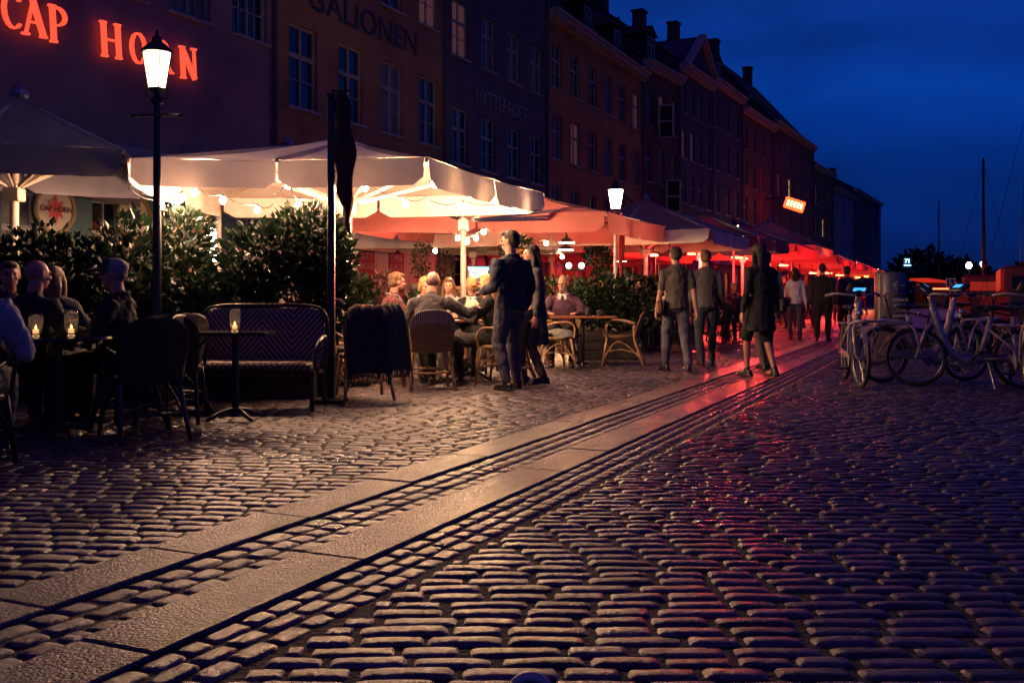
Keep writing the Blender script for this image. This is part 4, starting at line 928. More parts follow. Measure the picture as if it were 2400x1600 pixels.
wicker_chair('black woven armchair against the left end of the sofa', -3.05, 8.7, 1.0, True, G2); wicker_chair('black woven armchair at the very left edge', -3.9, 6.75, .2, True, G2); wicker_chair('black woven armchair under the man in the cap', -3.0, 7.95, 1.6, True, G2); wicker_chair('black woven armchair under the bald man in black', -3.85, 7.9, -1.0, True, G2)

# hedge planters with laurel
def leaves(name, parent, blobs, n, size, m, seed=1, loc=None, spiky=0):
    r = random.Random(seed); V = []; f = []
    tot = sum(b[3]*b[4]*b[5] for b in blobs)
    for (cx, cy, cz, rx, ry, rz) in blobs:
        k = int(n*(rx*ry*rz)/tot)
        for _ in range(k):
            while True:
                p = Vector((r.uniform(-1, 1), r.uniform(-1, 1), r.uniform(-1, 1))); l = p.length
                if .25 < l < 1 and r.random() < l**1.5: break
            p *= 1+r.uniform(-.06, .16)
            c = Vector((cx+p.x*rx, cy+p.y*ry, cz+p.z*rz)); d = Vector((p.x*.9+r.uniform(-.7, .7), p.y*.9+r.uniform(-.7, .7), p.z*.5+r.uniform(-.2, .9)+spiky)).normalized()
            s = d.cross(Vector((r.uniform(-1, 1), r.uniform(-1, 1), r.uniform(-1, 1)))).normalized(); nn = d.cross(s); L_ = size*r.uniform(.6, 1.35); w = L_*.30
            b = len(V); V += [c, c+d*L_*.45+s*w-nn*L_*.06, c+d*L_, c+d*L_*.45-s*w-nn*L_*.06, c+d*L_*.5+nn*L_*.03]
            f += [(b, b+1, b+4), (b+1, b+2, b+4), (b+2, b+3, b+4), (b+3, b, b+4)]
    mb = MB(); mb.add(V, f); return mb.build(name, m, parent)
def shrub(label, x, y, blobs, n=1500, size=.085, m=M_leaf, planter=(.42, .22, .45), name='laurel_shrub', seed=1, group='shrubs in planters round the terrace', cat='shrub', spiky=.1, rz=0, pm=None, pot=False):
    t = thing(name, label, cat, (x, y, 0), rz, group); leaves('foliage', t, blobs, n, size, m, seed, spiky=spiky)
    mb = MB(); r = random.Random(seed)
    for b in blobs:
        for k in range(4):
            a = Vector((b[0]*.6+r.uniform(-.08, .08), b[1]*.5, planter[2]-.05)); e = Vector((b[0]+r.uniform(-.7, .7)*b[3], b[1]+r.uniform(-.6, .6)*b[4], b[2]+r.uniform(-.2, .8)*b[5]))
            mb.tube([a, a.lerp(e, .5)+Vector((r.uniform(-.05, .05), r.uniform(-.05, .05), 0)), e], [.012, .008, .004], 5)
    mb.build('stem', M_stem, t)
    w, d, h = planter
    if pot: mb = MB(); mb.lathe([(w*.72, 0), (w, h*.9), (w*1.06, h*.9), (w*1.06, h), (w*.92, h), (w*.85, h*.85), (0, h*.85)], n=20); mb.build('pot', pm or M_soil, t, True)
    else:
        mb = MB(); 
        for sx in (-1, 1): mb.box((sx*(w-.02), 0, h/2), (.02, d, h/2))
        for sy in (-1, 1):
            for k in range(3): mb.box((0, sy*(d-.015), h*(k+.5)/3), (w-.04, .014, h/6-.006))
        mb.box((0, 0, h-.06), (w-.04, d-.03, .02)); mb.build('planter', pm or M_soil, t)
    return t
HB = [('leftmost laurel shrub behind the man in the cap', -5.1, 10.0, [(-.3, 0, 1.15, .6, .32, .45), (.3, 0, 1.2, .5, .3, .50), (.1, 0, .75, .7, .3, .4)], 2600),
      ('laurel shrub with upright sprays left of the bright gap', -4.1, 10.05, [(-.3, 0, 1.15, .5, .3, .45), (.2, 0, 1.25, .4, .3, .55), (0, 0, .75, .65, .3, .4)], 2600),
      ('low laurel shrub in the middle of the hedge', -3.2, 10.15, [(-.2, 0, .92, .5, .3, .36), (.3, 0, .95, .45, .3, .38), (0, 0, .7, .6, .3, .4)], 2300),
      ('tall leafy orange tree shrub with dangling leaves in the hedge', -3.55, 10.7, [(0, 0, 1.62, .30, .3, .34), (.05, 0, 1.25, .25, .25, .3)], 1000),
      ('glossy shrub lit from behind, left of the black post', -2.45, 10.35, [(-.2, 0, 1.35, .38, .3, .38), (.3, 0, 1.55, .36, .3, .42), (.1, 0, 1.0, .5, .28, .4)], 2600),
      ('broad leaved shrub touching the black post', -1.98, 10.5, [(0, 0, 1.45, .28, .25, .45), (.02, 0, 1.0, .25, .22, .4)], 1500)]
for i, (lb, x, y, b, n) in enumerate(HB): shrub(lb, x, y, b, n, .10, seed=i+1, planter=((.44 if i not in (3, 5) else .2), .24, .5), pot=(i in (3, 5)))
mb = MB()
shrub('green bush beside the nearer lamp post, behind the reading man', 1.55, 16.4, [(0, 0, .95, .55, .4, .38), (.35, 0, .75, .5, .35, .4), (-.3, 0, .8, .4, .3, .35)], 1800, .11, M_leaf2, (.5, .25, .45), seed=21)
shrub('dark bush under the globe lamps', 1.0, 20.5, [(0, 0, .95, .8, .5, .42), (.5, .2, .85, .6, .4, .4)], 1200, .12, M_leaf2, (.6, .25, .45), seed=22)
shrub('speckled bush behind the smiling woman', 3.3, 21.0, [(0, 0, 1.0, .7, .4, .42), (-.5, 0, .95, .5, .4, .4)], 1500, .12, M_leaf, (.6, .25, .45), seed=23)
shrub('bush between the first and second disc lamps by the pole', 2.3, 20.6, [(0, 0, 1.05, .5, .35, .42)], 800, .12, M_leaf2, (.4, .25, .45), seed=24)
M_terra = mat('terracotta', (.30, .11, .05), .8, bump=.2); M_gpot = mat('grey_pot', (.12, .13, .11), .7)
shrub('herb plant in a grey tub between pole and maroon jumper', -2.45, 15.8, [(0, 0, 1.0, .28, .22, .28)], 500, .13, M_leaf, (.22, .2, .75), seed=31, pot=True, pm=M_gpot, spiky=.6, name='potted_herb', cat='plant')
shrub('reddish heather in a grey tub next to the herb plant', -2.05, 15.9, [(0, 0, 1.08, .20, .18, .30)], 500, .09, mat('heather', (.10, .03, .035), .7), (.2, .2, .78), seed=32, pot=True, pm=M_gpot, spiky=.9, name='potted_heather', cat='plant')
shrub('left dark potted topiary in a pale pot by the doorway', -1.72, 18.6, [(0, 0, 1.65, .15, .15, .36)], 380, .06, M_leaf2, (.18, .18, 1.25), seed=33, pot=True, pm=M_gpot, name='potted_topiary', cat='plant')
shrub('right dark potted topiary closer to the doorway', -1.30, 19.6, [(0, 0, 1.55, .15, .14, .34)], 340, .06, M_leaf2, (.17, .17, 1.2), seed=34, pot=True, pm=M_gpot, name='potted_topiary', cat='plant')
shrub('low flower bed plants behind the seated group', -.75, 16.2, [(-.5, 0, .9, .5, .25, .22), (.4, 0, .92, .5, .25, .22)], 900, .09, M_leaf, (.9, .22, .72), seed=35, name='potted_flowers', cat='plant')
def hanging(px, py, Y, label, seed):
    p = at(px, py, Y); t = thing('hanging_plant', label, 'hanging plant', p, 0, 'hanging plants on the parasol poles'); mb = MB(); mb.lathe([(.0, -.12), (.09, -.12), (.14, .06), (.15, .08), (.13, .08), (0, .05)], n=16); mb.build('pot', M_terra, t, True)
    leaves('foliage', t, [(0, 0, .10, .30, .25, .22), (.05, 0, -.35, .18, .16, .38)], 700, .09, M_leaf2, seed); mb = MB()
    for a in (0, 2.1, 4.2): mb.tube([(.13*cos(a), .13*sin(a), .07), (0, 0, .55)], .004, 4)
    mb.build('chain', M_black, t)
hanging(1404, 612, 22, 'trailing plant in a terracotta pot hanging left of the nearer lamp post', 41); hanging(1212, 595, 19, 'red pot hanging beside the standing man\'s back', 42)
t = thing('wine_barrel', 'wooden barrel with pale hoops behind the man in the maroon jumper', 'barrel', (-2.35, 14.9, 0)); mb = MB(); mb.lathe([(.26, 0), (.32, .3), (.335, .45), (.32, .62), (.27, .9), (0, .9)], n=24); mb.build('staves', M_wood, t, True)
for z, r in ((.12, .295), (.3, .327), (.62, .327), (.8, .295)): mb = MB(); mb.lathe([(r, z-.025), (r+.006, z-.02), (r+.006, z+.02), (r, z+.025)], n=24); mb.build('hoop', mat('brass_hoop', (.5, .38, .2), .35, .9), t, True)
# order screen on its stand
t = thing('order_screen', 'glowing blue order screen on a wooden desk left of the standing man', 'screen', (-.57, 16.95, 0), .15)
mb = MB(); mb.box((0, 0, 1.39), (.20, .02, .15), Matrix.Rotation(-.12, 3, 'X'), bev=.01); s = mb.build('housing', M_black, t)
mb = MB(); mb.quad((-.18, -.024, 1.26), (.18, -.024, 1.26), (.18, .010-.018, 1.52), (-.18, .010-.018, 1.52)); mb.build('display', emis('screen_blue', (.10, .42, 1), 2.0), s)
mb = MB()
for k, (x, z, w, h) in enumerate(((-.07, 1.46, .08, .03), (-.06, 1.40, .10, .008), (.08, 1.44, .07, .05), (-.08, 1.34, .07, .012), (.0, 1.37, .15, .004))): mb.box((x, -.0255-(1.39-z)*.0+.0+(z-1.39)*.06, z), (w, .002, h))
mb.build('menu_tiles', emis('screen_white', (.7, .9, 1), 2.6), s)
mb = MB(); mb.box((0, .1, 1.16), (.42, .25, .03), bev=.01); mb.box((0, .1, .58), (.36, .2, .56), bev=.01); mb.build('desk', M_wood, t)
# black post with furled flag
t = thing('black_post', 'black square post in front of the terrace, left of the draped armchair', 'post', (-1.76, 9.7, 0)); mb = MB(); mb.box((0, 0, 1.5), (.034, .034, 1.48), bev=.006); mb.build('shaft', M_black, t); mb = MB(); mb.box((0, 0, .02), (.14, .14, .02), bev=.006); mb.box((0, 0, 2.99), (.04, .04, .015), bev=.004); mb.build('base_plate', M_black, t)
for z in (1.0, 2.25): mb = MB(); mb.tube([(.034, 0, z), (.10, 0, z), (.12, 0, z-.03)], .008, 6); mb.ell((.12, 0, z-.04), .014, n=8, m=5); mb.build('hook', M_steel, t)
t = thing('furled_flag', 'dark maroon furled flag hanging from the black post', 'flag', (-1.76, 9.7, 0)); V = []; nz = 24; nk = 14
for i in range(nz+1):
    v = i/nz; z = 3.02-1.35*v; w = .035+.055*sin(pi*min(1, v*1.15))**.8+.012*sin(v*19); cx = .10+.06*v
    for k in range(nk): a = 2*pi*k/nk; rr = w*(1+.22*sin(3*a+v*6)+.12*sin(5*a-v*9)); V.append((cx+rr*cos(a), rr*.7*sin(a), z-.05*cos(a)*v))
mb = MB(); mb.add(V, [(i*nk+k, (i+1)*nk+k, (i+1)*nk+(k+1) % nk, i*nk+(k+1) % nk) for i in range(nz) for k in range(nk)]+[tuple(range(nk)), tuple(reversed(range(nz*nk, nz*nk+nk)))]); mb.build('cloth', mat('maroon_cloth', (.07, .012, .02), .9, var=.4, scale=4), t, True)
mb = MB(); mb.tube([(0, 0, 3.03), (.2, 0, 3.03)], .012, 6); mb.build('flag_arm', M_black, t)
t = thing('furled_flag', 'dark red furled pennant on the nearer white lamp post', 'flag', at(1456, 600, 18.4).xy.to_3d()); V = []
for i in range(nz+1):
    v = i/nz; z = 2.55-1.2*v; w = .02+.04*sin(pi*min(1, v*1.1))
    for k in range(nk): a = 2*pi*k/nk; rr = w*(1+.2*sin(3*a+v*6)); V.append((rr*cos(a), rr*sin(a)*.7, z))
mb = MB(); mb.add(V, [(i*nk+k, (i+1)*nk+k, (i+1)*nk+(k+1) % nk, i*nk+(k+1) % nk) for i in range(nz) for k in range(nk)]+[tuple(range(nk)), tuple(reversed(range(nz*nk, nz*nk+nk)))]); mb.build('cloth', mat('red_cloth_flag', (.30, .02, .03), .9), t, True); mb = MB(); mb.tube([(-.12, 0, 2.56), (.03, 0, 2.56)], .01, 6); mb.build('flag_arm', M_black, t)
t = thing('chalkboard_sign', 'dark TAKE AWAY board behind the nearer lamp post', 'sign', at(1437, 645, 26), .2); mb = MB(); mb.box((0, 0, 0), (.5, .02, .22)); mb.box((-.45, .03, -.75), (.02, .02, .75)); mb.box((.45, .03, -.75), (.02, .02, .75)); mb.build('board', M_board, t); text('TAKE AWAY', .16, M_chalk, 'lettering', t, (0, -.026, .04), ext=.002)

# ================================================================== quay side: waste column, signs, boats, trees
p = gr(2082, 830); t = thing('waste_column', 'tall grey waste column with AFFALD lettering and an arrow', 'waste bin', (at(2085, 700, 16.5).x, 16.5, 0), 0)
mb = MB(); mb.lathe([(.24, 0), (.24, 1.38), (.22, 1.42), (0, 1.42)], n=28); mb.build('body', mat('grey_metal', (.16, .145, .15), .45, .5, var=.2), t, True)
mb = MB(); mb.box((-.19, -.14, .95), (.035, .03, .42)); mb.build('paper_notice', mat('beige_paper', (.40, .34, .26), .7), t)
M_wl = mat('waste_letters', (.55, .50, .50), .6, var=0)
for i, w in enumerate(['AFFALD', 'AVFALL', 'LITTER', 'ABFALL', 'DECHETS', 'BASURA']): text(w, .075, M_wl, 'lettering', t, (.085, -.245, .96-i*.088), ext=.012, sx=.95)
mb = MB(); mb.bar((-.02, -.245, 1.20), (.14, -.245, 1.20), .008, .028, up=(0, 1, 0)); mb.bar((-.03, -.245, 1.20), (.03, -.245, 1.26), .008, .026, up=(0, 1, 0)); mb.bar((-.03, -.2452, 1.20), (.03, -.2452, 1.14), .008, .026, up=(0, 1, 0)); mb.build('arrow', M_wl, t)
t = thing('parking_sign', 'small framed wheelchair parking sign on the dark quay', 'sign', (at(2228, 663, 42).x, 42, 0)); q = at(2228, 663, 42).z
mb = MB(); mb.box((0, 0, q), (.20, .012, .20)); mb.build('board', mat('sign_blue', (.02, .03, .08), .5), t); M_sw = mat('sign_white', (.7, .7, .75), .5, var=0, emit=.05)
mb = MB()
for s in (-1, 1): mb.box((s*.175, -.016, q), (.012, .004, .19)); mb.box((0, -.017, q+s*.175), (.19, .004, .012))
mb.tube(arc((-.01, -.018, q-.05), .055, 1.9, 6.6, 10), .009, 5); mb.tube([(-.03, -.018, q+.07), (-.03, -.018, q), (.04, -.018, q), (.07, -.018, q-.08)], .010, 5); mb.ell((-.03, -.018, q+.10), .02, n=8, m=5); mb.build('wheelchair_symbol', M_sw, t)
mb = MB(); mb.tube([(0, .03, 0), (0, .03, q-.1)], .03, 8); mb.build('pole', M_steel, t)
def boat(label, x, y, rz, L_, mast, cabin=True, lit=None):
    t = thing('moored_boat', label, 'boat', (x, y, -.045), rz, 'boats moored along the quay'); mb = MB(); n = 12; V = []
    for i in range(n+1):
        u = i/n; w = 1.5*sin(pi*min(1, .12+u*.88))**.6*(1 if u < .6 else 1); sh = .25*(2*u-1)**2
        V += [(-w*.55, (u-.5)*L_, 0), (-w, (u-.5)*L_, 1.0+sh), (w, (u-.5)*L_, 1.0+sh), (w*.55, (u-.5)*L_, 0)]
    f = [(i*4+a, i*4+a+1, i*4+a+5, i*4+a+4) for i in range(n) for a in range(3)]+[(0, 1, 2, 3), (n*4+3, n*4+2, n*4+1, n*4)]
    mb.add(V, f); mb.build('hull', mat('hull_paint', (.02, .018, .03), .5), t)
    if cabin: mb = MB(); mb.box((0, -.8, 1.4), (.9, L_*.2, .55), bev=.1); c = mb.build('cabin', mat('cabin_wood', (.10, .04, .03), .5), t); mb = MB(); [mb.box((0, -.8-L_*.2-.005, 1.45), (.6, .02, .2))]; mb.build('window', lit or M_pane, c)
    mb = MB(); mb.tube([(0, .8, .9), (0, .8, mast)], [.09, .05], 8); mb.tube([(0, .8, 2.2), (0, -L_*.38, 2.35)], .06, 8); mb.build('mast', M_dwood, t); mb = MB()
    for (a, b) in (((0, .8, mast-.2), (0, L_*.48, 1.2)), ((0, .8, mast-.2), (0, -L_*.48, 1.2)), ((0, .8, mast-.3), (1.4, .6, 1.1)), ((0, .8, mast-.3), (-1.4, .6, 1.1))): mb.tube([a, b], .012, 4)
    mb.build('rigging', M_black, t); return t
boat('dark sailing boat with a tall mast at the right edge', 16.6, 32, SA, 11, 7.4); boat('dark boat with a reddish cabin right of the parking sign', 21.8, 46, SA, 12, 7.5, lit=emis('cabin_light', (1, .10, .04), .12)); boat('distant boat beyond the waste column, with an orange lit cabin', 36, 84, SA, 14, 9, lit=emis('cabin_light2', (1, .2, .05), .5)); 
q = at(2187, 668, 80); t = thing('kiosk', 'tiny red glowing kiosk far down the quay', 'kiosk', (q.x, q.y, 0), .3); mb = MB(); mb.box((0, 0, 1.0), (1.1, .8, 1.0)); mb.build('wall', M_red_b, t); mb = MB(); mb.box((0, 0, 2.1), (1.4, 1.1, .08), Matrix.Rotation(.12, 3, 'Y')); mb.build('roof', emis('kiosk_red', (1, .05, .02), .5), t); mb = MB(); mb.box((.1, -.82, 1.5), (.8, .02, .05)); mb.build('light_strip', emis('kiosk_strip', (1, .2, .06), 4), t)
for (px, py, Y, lb, m) in ((2271, 626, 60, 'warm quay lamp beyond the bicycles', M_lantf), (2303, 622, 70, 'cold twin quay lamp far right', emis('cold_lamp', (.5, .85, 1), 25))):
    q = at(px, py, Y); t = thing('quay_lamp', lb, 'quay lamp', (q.x, q.y, 0)); mb = MB(); mb.tube([(0, 0, 0), (0, 0, q.z-.1)], .05, 8); mb.build('post', M_black, t); mb = MB(); mb.ell((0, 0, q.z+.1), (.16, .16, .2), n=10, m=6); mb.build('globe', m, t)
    mb = MB(); mb.lathe([(.2, q.z+.28), (.05, q.z+.42), (0, q.z+.45)], n=10); mb.build('cap', M_black, t)
M_far_t = foliage('distant_leaves', (.008, .012, .012), (.015, .022, .016))
t = leaves('distant_trees', None, [(x, 150+random.uniform(-6, 10), 2.5, 5.5, 4, random.uniform(3.0, 5.5)) for x in range(66, 130, 6)], 16000, 1.1, M_far_t, 5); tag(t, 'dark mass of trees beyond the far end of the quay', 'tree line', kind='stuff')
# rough patch and steel hoop in the foreground
t = tag(MB().tube(arc((0, 0, .0), .052, -.2, pi+.2, 16, (1, 0, 0), (0, 0, 1)), .016, 10).build('steel_hoop', mat('galvanised_steel', (.45, .46, .48), .5, .3, var=.2), None, True), 'small bright steel hoop rising from the cobbles at the bottom edge', 'hoop'); t.location = (.05, 2.72, -.046)
# ================================================================== people
tex = bpy.data.textures.new('cloth_folds', 'CLOUDS'); tex.noise_scale = .09; tex.noise_depth = 2
def skinm(n, c): return mat(n, c, .55, var=.12, scale=12, bump=.05)
SK = [skinm('skin_light', (.50, .27, .19)), skinm('skin_red', (.45, .20, .14)), skinm('skin_tan', (.38, .21, .14))]
def cloth(n, c): return mat(n, c, .9, var=.22, scale=6, bump=.35, bscale=120)
C_navy = cloth('navy_cloth', (.022, .028, .05)); C_black = cloth('black_cloth', (.010, .010, .014)); C_mar = cloth('maroon_knit', (.085, .022, .028)); C_plum = cloth('plum_knit', (.065, .025, .05))
C_grey = cloth('grey_cloth', (.16, .14, .14)); C_lgrey = cloth('pale_grey_cloth', (.34, .33, .36)); C_jean = cloth('denim', (.075, .075, .10)); C_dk = cloth('charcoal_cloth', (.05, .048, .055)); C_ol = cloth('olive_cloth', (.06, .052, .045)); C_white = cloth('white_cloth', (.6, .56, .55)); C_red = cloth('red_clothing', (.35, .05, .06)); C_brn = cloth('brown_trousers', (.12, .075, .06))
C_shoe = mat('shoe_leather', (.018, .014, .013), .4, bump=.1); H_dark = mat('dark_hair', (.02, .013, .010), .55, var=.3, scale=60, bump=.6, bscale=150); H_bl = mat('blonde_hair', (.50, .30, .12), .5, var=.35, scale=50, bump=.6, bscale=150); H_gr = mat('grey_hair', (.22, .20, .19), .6, var=.3, scale=60, bump=.6, bscale=150); H_br = mat('brown_hair', (.14, .065, .03), .5, var=.3, scale=60, bump=.6, bscale=150)
M_eye = mat('eye', (.02, .015, .015), .1, var=0); M_lip = mat('lips', (.30, .09, .08), .5, var=0)
def ik(a, b, l1, l2, hint):
    d = b-a; L_ = min(d.length, .998*(l1+l2)); dn = d.normalized(); x = (l1*l1-l2*l2+L_*L_)/(2*L_); h = sqrt(max(1e-6, l1*l1-x*x)); p = Vector(hint); p = (p-dn*p.dot(dn)).normalized()
    return a+dn*x+p*h, a+dn*L_
def remesh(o, vox, fold=0, sm=2):
    m = o.modifiers.new('Remesh', 'REMESH'); m.mode = 'VOXEL'; m.voxel_size = vox; m.use_smooth_shade = True
    m = o.modifiers.new('Smooth', 'SMOOTH'); m.iterations = sm; m.factor = .6
    if fold: m = o.modifiers.new('Displace', 'DISPLACE'); m.texture = tex; m.strength = fold; m.mid_level = .5; m.texture_coords = 'LOCAL'
def person(label, x, y, rz, pose='sit', lean=.08, head=(0, 0), hands=None, top=C_dk, legs=C_dk, skin=0, hair='short', hc=H_dark, q=1, S=1.0, fem=False, feet=None, group=None, seat=.46, collar=None, glasses=False, beard=None, coat=0, sleeves=True, curl=.5, shoes=C_shoe, bare=False, wide=1.0, twist=0):
    """q 1 near .. 3 far; rz: the way the figure faces (0 = away from the camera, pi = towards it)"""
    t = thing('person', label, 'person', (x, y, 0), rz, group); vb, vc = {1: (.0055, .009), 2: (.009, .013), 3: (.016, .020)}[q]; k = .93 if fem else 1.0; k *= wide
    sit = pose == 'sit'; hz = seat+.085 if sit else .93*S
    U = Vector((0, sin(lean), cos(lean))); Fw = Vector((0, cos(lean), -sin(lean))); P0 = Vector((0, 0, hz)); tw = Matrix.Rotation(twist, 3, U)
    T = lambda h, f=0, r=0: P0+U*(h*S)+(tw @ (Fw*(f*S)+Vector((r*S, 0, 0))))
    sk = SK[skin]; B = MB()
    # torso core + neck
    neck0, neck1 = T(.47), T(.60, .02)
    B.chain([T(0), T(.14), T(.30), T(.42)], [(.155*k, .105), (.130*k, .095), (.150*k, .108), (.135*k, .085)])
    B.chain([T(.42), neck0, neck1], [(.09, .06), (.058*k, .055), (.054*k, .056)])
    # head
    R = Matrix.Rotation(rz*0+head[0]+twist, 3, 'Z') @ Matrix.Rotation(head[1]-lean*.3, 3, 'X'); hc_ = T(.665, .03); hs = S*(.97 if fem else 1.0)
    hp = lambda r, f, u: hc_+R @ Vector((r*hs, f*hs, u*hs))
    B.ell(hp(0, -.012, .022), (.074*hs, .092*hs, .088*hs), R, 20, 14); B.ell(hp(0, .018, -.038), (.060*hs, .070*hs, .075*hs), R, 18, 12); B.ell(hp(0, .058, -.088), (.026*hs, .022*hs, .020*hs), R)
    B.ell(hp(0, .078, .026), (.047*hs, .016*hs, .012*hs), R); B.chain([hp(0, .088, .012), hp(0, .104, -.020)], [.008*hs, .014*hs], n=8)
    for s in (-1, 1): B.ell(hp(s*.077, -.005, -.006), (.011*hs, .021*hs, .032*hs), R, 10, 8); B.ell(hp(s*.038, .062, -.022), (.022*hs, .018*hs, .018*hs), R)
    B.ell(hp(0, .084, -.052), (.024*hs, .011*hs, .008*hs), R, 10, 6); B.ell(hp(0, .080, -.064), (.020*hs, .011*hs, .008*hs), R, 10, 6)
    # arms
    hands = hands or ([(-.20, .30, .76), (.20, .30, .76)] if sit else [(-.25, .04, .82*S), (.25, .04, .82*S)])
    G = MB(); CU = MB()
    for s, hd in zip((-1, 1), hands):
        Sh = T(.425, 0, s*.165*k); tgt = Vector(hd[:3]); el, wr = ik(Sh, tgt, .285*S, .255*S, (s*.6, -.55, -.6) if sit else (s*.25, -1, -.1))
        B.chain([T(.43, 0, s*.08), Sh, Sh.lerp(el, .5), el], [.05, .055*k, .044*k, .038*k]); B.chain([el, el.lerp(wr, .35), wr], [.037*k, .037*k, .025*k])
        d = (wr-el).normalized(); 
        if len(hd) > 3: d = Vector(hd[3]).normalized()
        side = Vector((0, 0, 1)).cross(d); side = side.normalized() if side.length > .2 else Vector((0, 1, 0)); pn = d.cross(side).normalized()
        if abs(d.z) > .8: side = Vector((0, 1, 0)); side = (side-d*side.dot(d)).normalized(); pn = Vector((-s, 0, 0)); pn = (pn-d*pn.dot(d)).normalized()
        elif pn.z > 0: pn = -pn
        B.chain([wr, wr+d*.03, wr+d*.075], [(.026, .020), (.036, .017), (.038, .014)], side, n=10)
        ins = side if side.dot(Vector((-s, .2, 0))) > 0 else -side
        if abs(d.z) > .8: ins = side
        if q < 3:
            for i, (o_, ln) in enumerate(((.031, .066), (.0105, .074), (-.0105, .070), (-.031, .054))):
                a = wr+d*.078+ins*o_; c1 = curl*(.8+.12*i); dd = d*cos(c1*.5)+pn*sin(c1*.5)+ins*(o_*1.6); b = a+dd*ln*.42; dd = d*cos(c1*1.2)+pn*sin(c1*1.2); c = b+dd*ln*.32; dd = d*cos(c1*1.8)+pn*sin(c1*1.8); e_ = c+dd*ln*.26
                B.chain([a-d*.015, b, c, e_], [.0092, .0085, .008, .007], n=8)
            a = wr+d*.028+ins*.026; b = a+(d*.6+ins*.8+pn*.3).normalized()*.036; c = b+(d*.9+ins*.25+pn*.5).normalized()*.030; B.chain([a, b, c], [.012, .0105, .009], n=8)
        if sleeves:
            G.chain([T(.425, 0, s*.09), Sh+Vector((0, 0, -.004)), Sh.lerp(el, .5), el], [.062, .070*k, .060*k, .052*k]); G.chain([el, el.lerp(wr, .4), el.lerp(wr, .93)], [.052*k, .050*k, .040*k])
        else: G.chain([T(.425, 0, s*.09), Sh, Sh.lerp(el, .75)], [.062, .068*k, .056*k])
    # legs
    Lg = MB(); Sh_ = []
    if feet is None: feet = [(-.13, .50, .0), (.13, .46, .0)] if sit else [(-.10, .0, 0), (.10, .05, 0)]
    for s, ft in zip((-1, 1), feet):
        hip = P0+Vector((s*.085*S, .02, -.01)); an = Vector((ft[0], ft[1], ft[2]+.085)); kn, an = ik(hip, an, .44*S, .425*S, (s*.10, .55 if not sit else .3, 1.0 if sit else 0))
        B.chain([hip, hip.lerp(kn, .5), kn], [.078*k, .066*k, .050*k]); B.chain([kn, kn.lerp(an, .35), an], [.050*k, .049*k, .033])
        B.chain([an, an+Vector((0, .06, -.045)), an+Vector((0, .15, -.055))], [.035, (.036, .03), (.034, .022)])
        th = 1.0 if sit else 1.04
        if not bare:
            Lg.chain([hip, hip.lerp(kn, .5), kn], [.098*k, .084*k*th, .066*k]); Lg.chain([kn, kn.lerp(an, .4), kn.lerp(an, .97)], [.066*k, .064*k, .052])
        else: Lg.chain([hip, hip.lerp(kn, .5), kn], [.10*k, .095*k, .085*k])
        fa = ft[3] if len(ft) > 3 else s*-.18; fd = Vector((sin(-fa), cos(fa), 0)); sm_ = MB(); b0 = Vector((an.x, an.y, ft[2]+.045)); sx = Vector((fd.y, -fd.x, 0))
        sm_.chain([b0-fd*.045, b0+fd*.06, b0+fd*.14+Vector((0, 0, -.008))], [(.038, .042), (.044, .040), (.043, .030)], sx); sm_.chain([b0, b0+Vector((0, 0, .05))], [.040, .042]); sm_.box(b0+fd*.05+Vector((0, 0, -.034)), (.044, .135, .010), Matrix((sx, fd, Vector((0, 0, 1)))).transposed(), bev=.008); Sh_.append(sm_)
    Lg.chain([T(-.02), T(.10)], [(.162*k, .120), (.150*k, .112)])
    # top
    G.chain([T(-.07 if not sit else -.01), T(.02), T(.12), T(.28, .005), T(.40), T(.455)], [(.178*k, .136), (.170*k, .130), (.156*k, .122), (.172*k, .130), (.155*k, .105), (.09, .075)], fl=(.12, 1))
    if fem and not coat: G.ell(T(.30, .085, .0), (.13, .06, .07))
    G.chain([T(.44), T(.50, .008)], [(.085, .07), (.068, .064)])
    G.chain([T(.415, -.012, -.13), T(.440, -.018, -.06), T(.450, -.020, 0), T(.440, -.018, .06), T(.415, -.012, .13)], [.066, .072, .076, .072, .066], xd=U)
    G.chain([T(.34, -.02), T(.44, -.015)], [(.13, .10), (.105, .088)])
    if coat:
        G.chain([P0+U*.05, P0-Vector((0, 0, coat*.5)), P0-Vector((0, 0, coat))], [(.175*k, .13), (.190*k, .15), (.205*k, .165)], fl=(1, .1))
    bo = B.build('body', sk, t, True); remesh(bo, vb, 0, 2)
    remesh(G.build('coat' if coat else 'top', top, t, True), vc, .036 if q < 3 else 0, 2)
    remesh(Lg.build('skirt' if bare else 'trousers', legs, t, True), vc, .030 if q < 3 else 0, 2)
    for sm_ in Sh_: remesh(sm_.build('shoe', shoes, t, True), vc*.8, 0, 2)
    if q < 3:
        for s in (-1, 1): e_ = MB(); e_.ell(hp(s*.030, .079, .006), (.0105*hs, .008*hs, .007*hs), R, 8, 6); e_.build('eye', M_eye, t, True)
        if collar: c = MB(); c.tube([T(.475)+Vector((.074*cos(a), .070*sin(a), .028+.015*sin(a)*-1)) for a in [2*pi*i/18 for i in range(18)]], .017, 8, closed=True); c.tube([T(.49, .06, -.03), T(.43, .115, -.045)], .02, 7); c.tube([T(.49, .06, .03), T(.43, .115, .045)], .02, 7); c.build('collar', collar, t, True)
    if glasses:
        g = MB()
        for s in (-1, 1): g.tube([hp(s*.033+.024*cos(a), .096, .004+.018*sin(a)) for a in [2*pi*i/14 for i in range(14)]], .0022, 5, closed=True); g.tube([hp(s*.057, .095, .008), hp(s*.078, .0, .008)], .002, 4)
        g.tube([hp(-.01, .098, .006), hp(.01, .098, .006)], .002, 4); g.build('glasses', M_black, t)
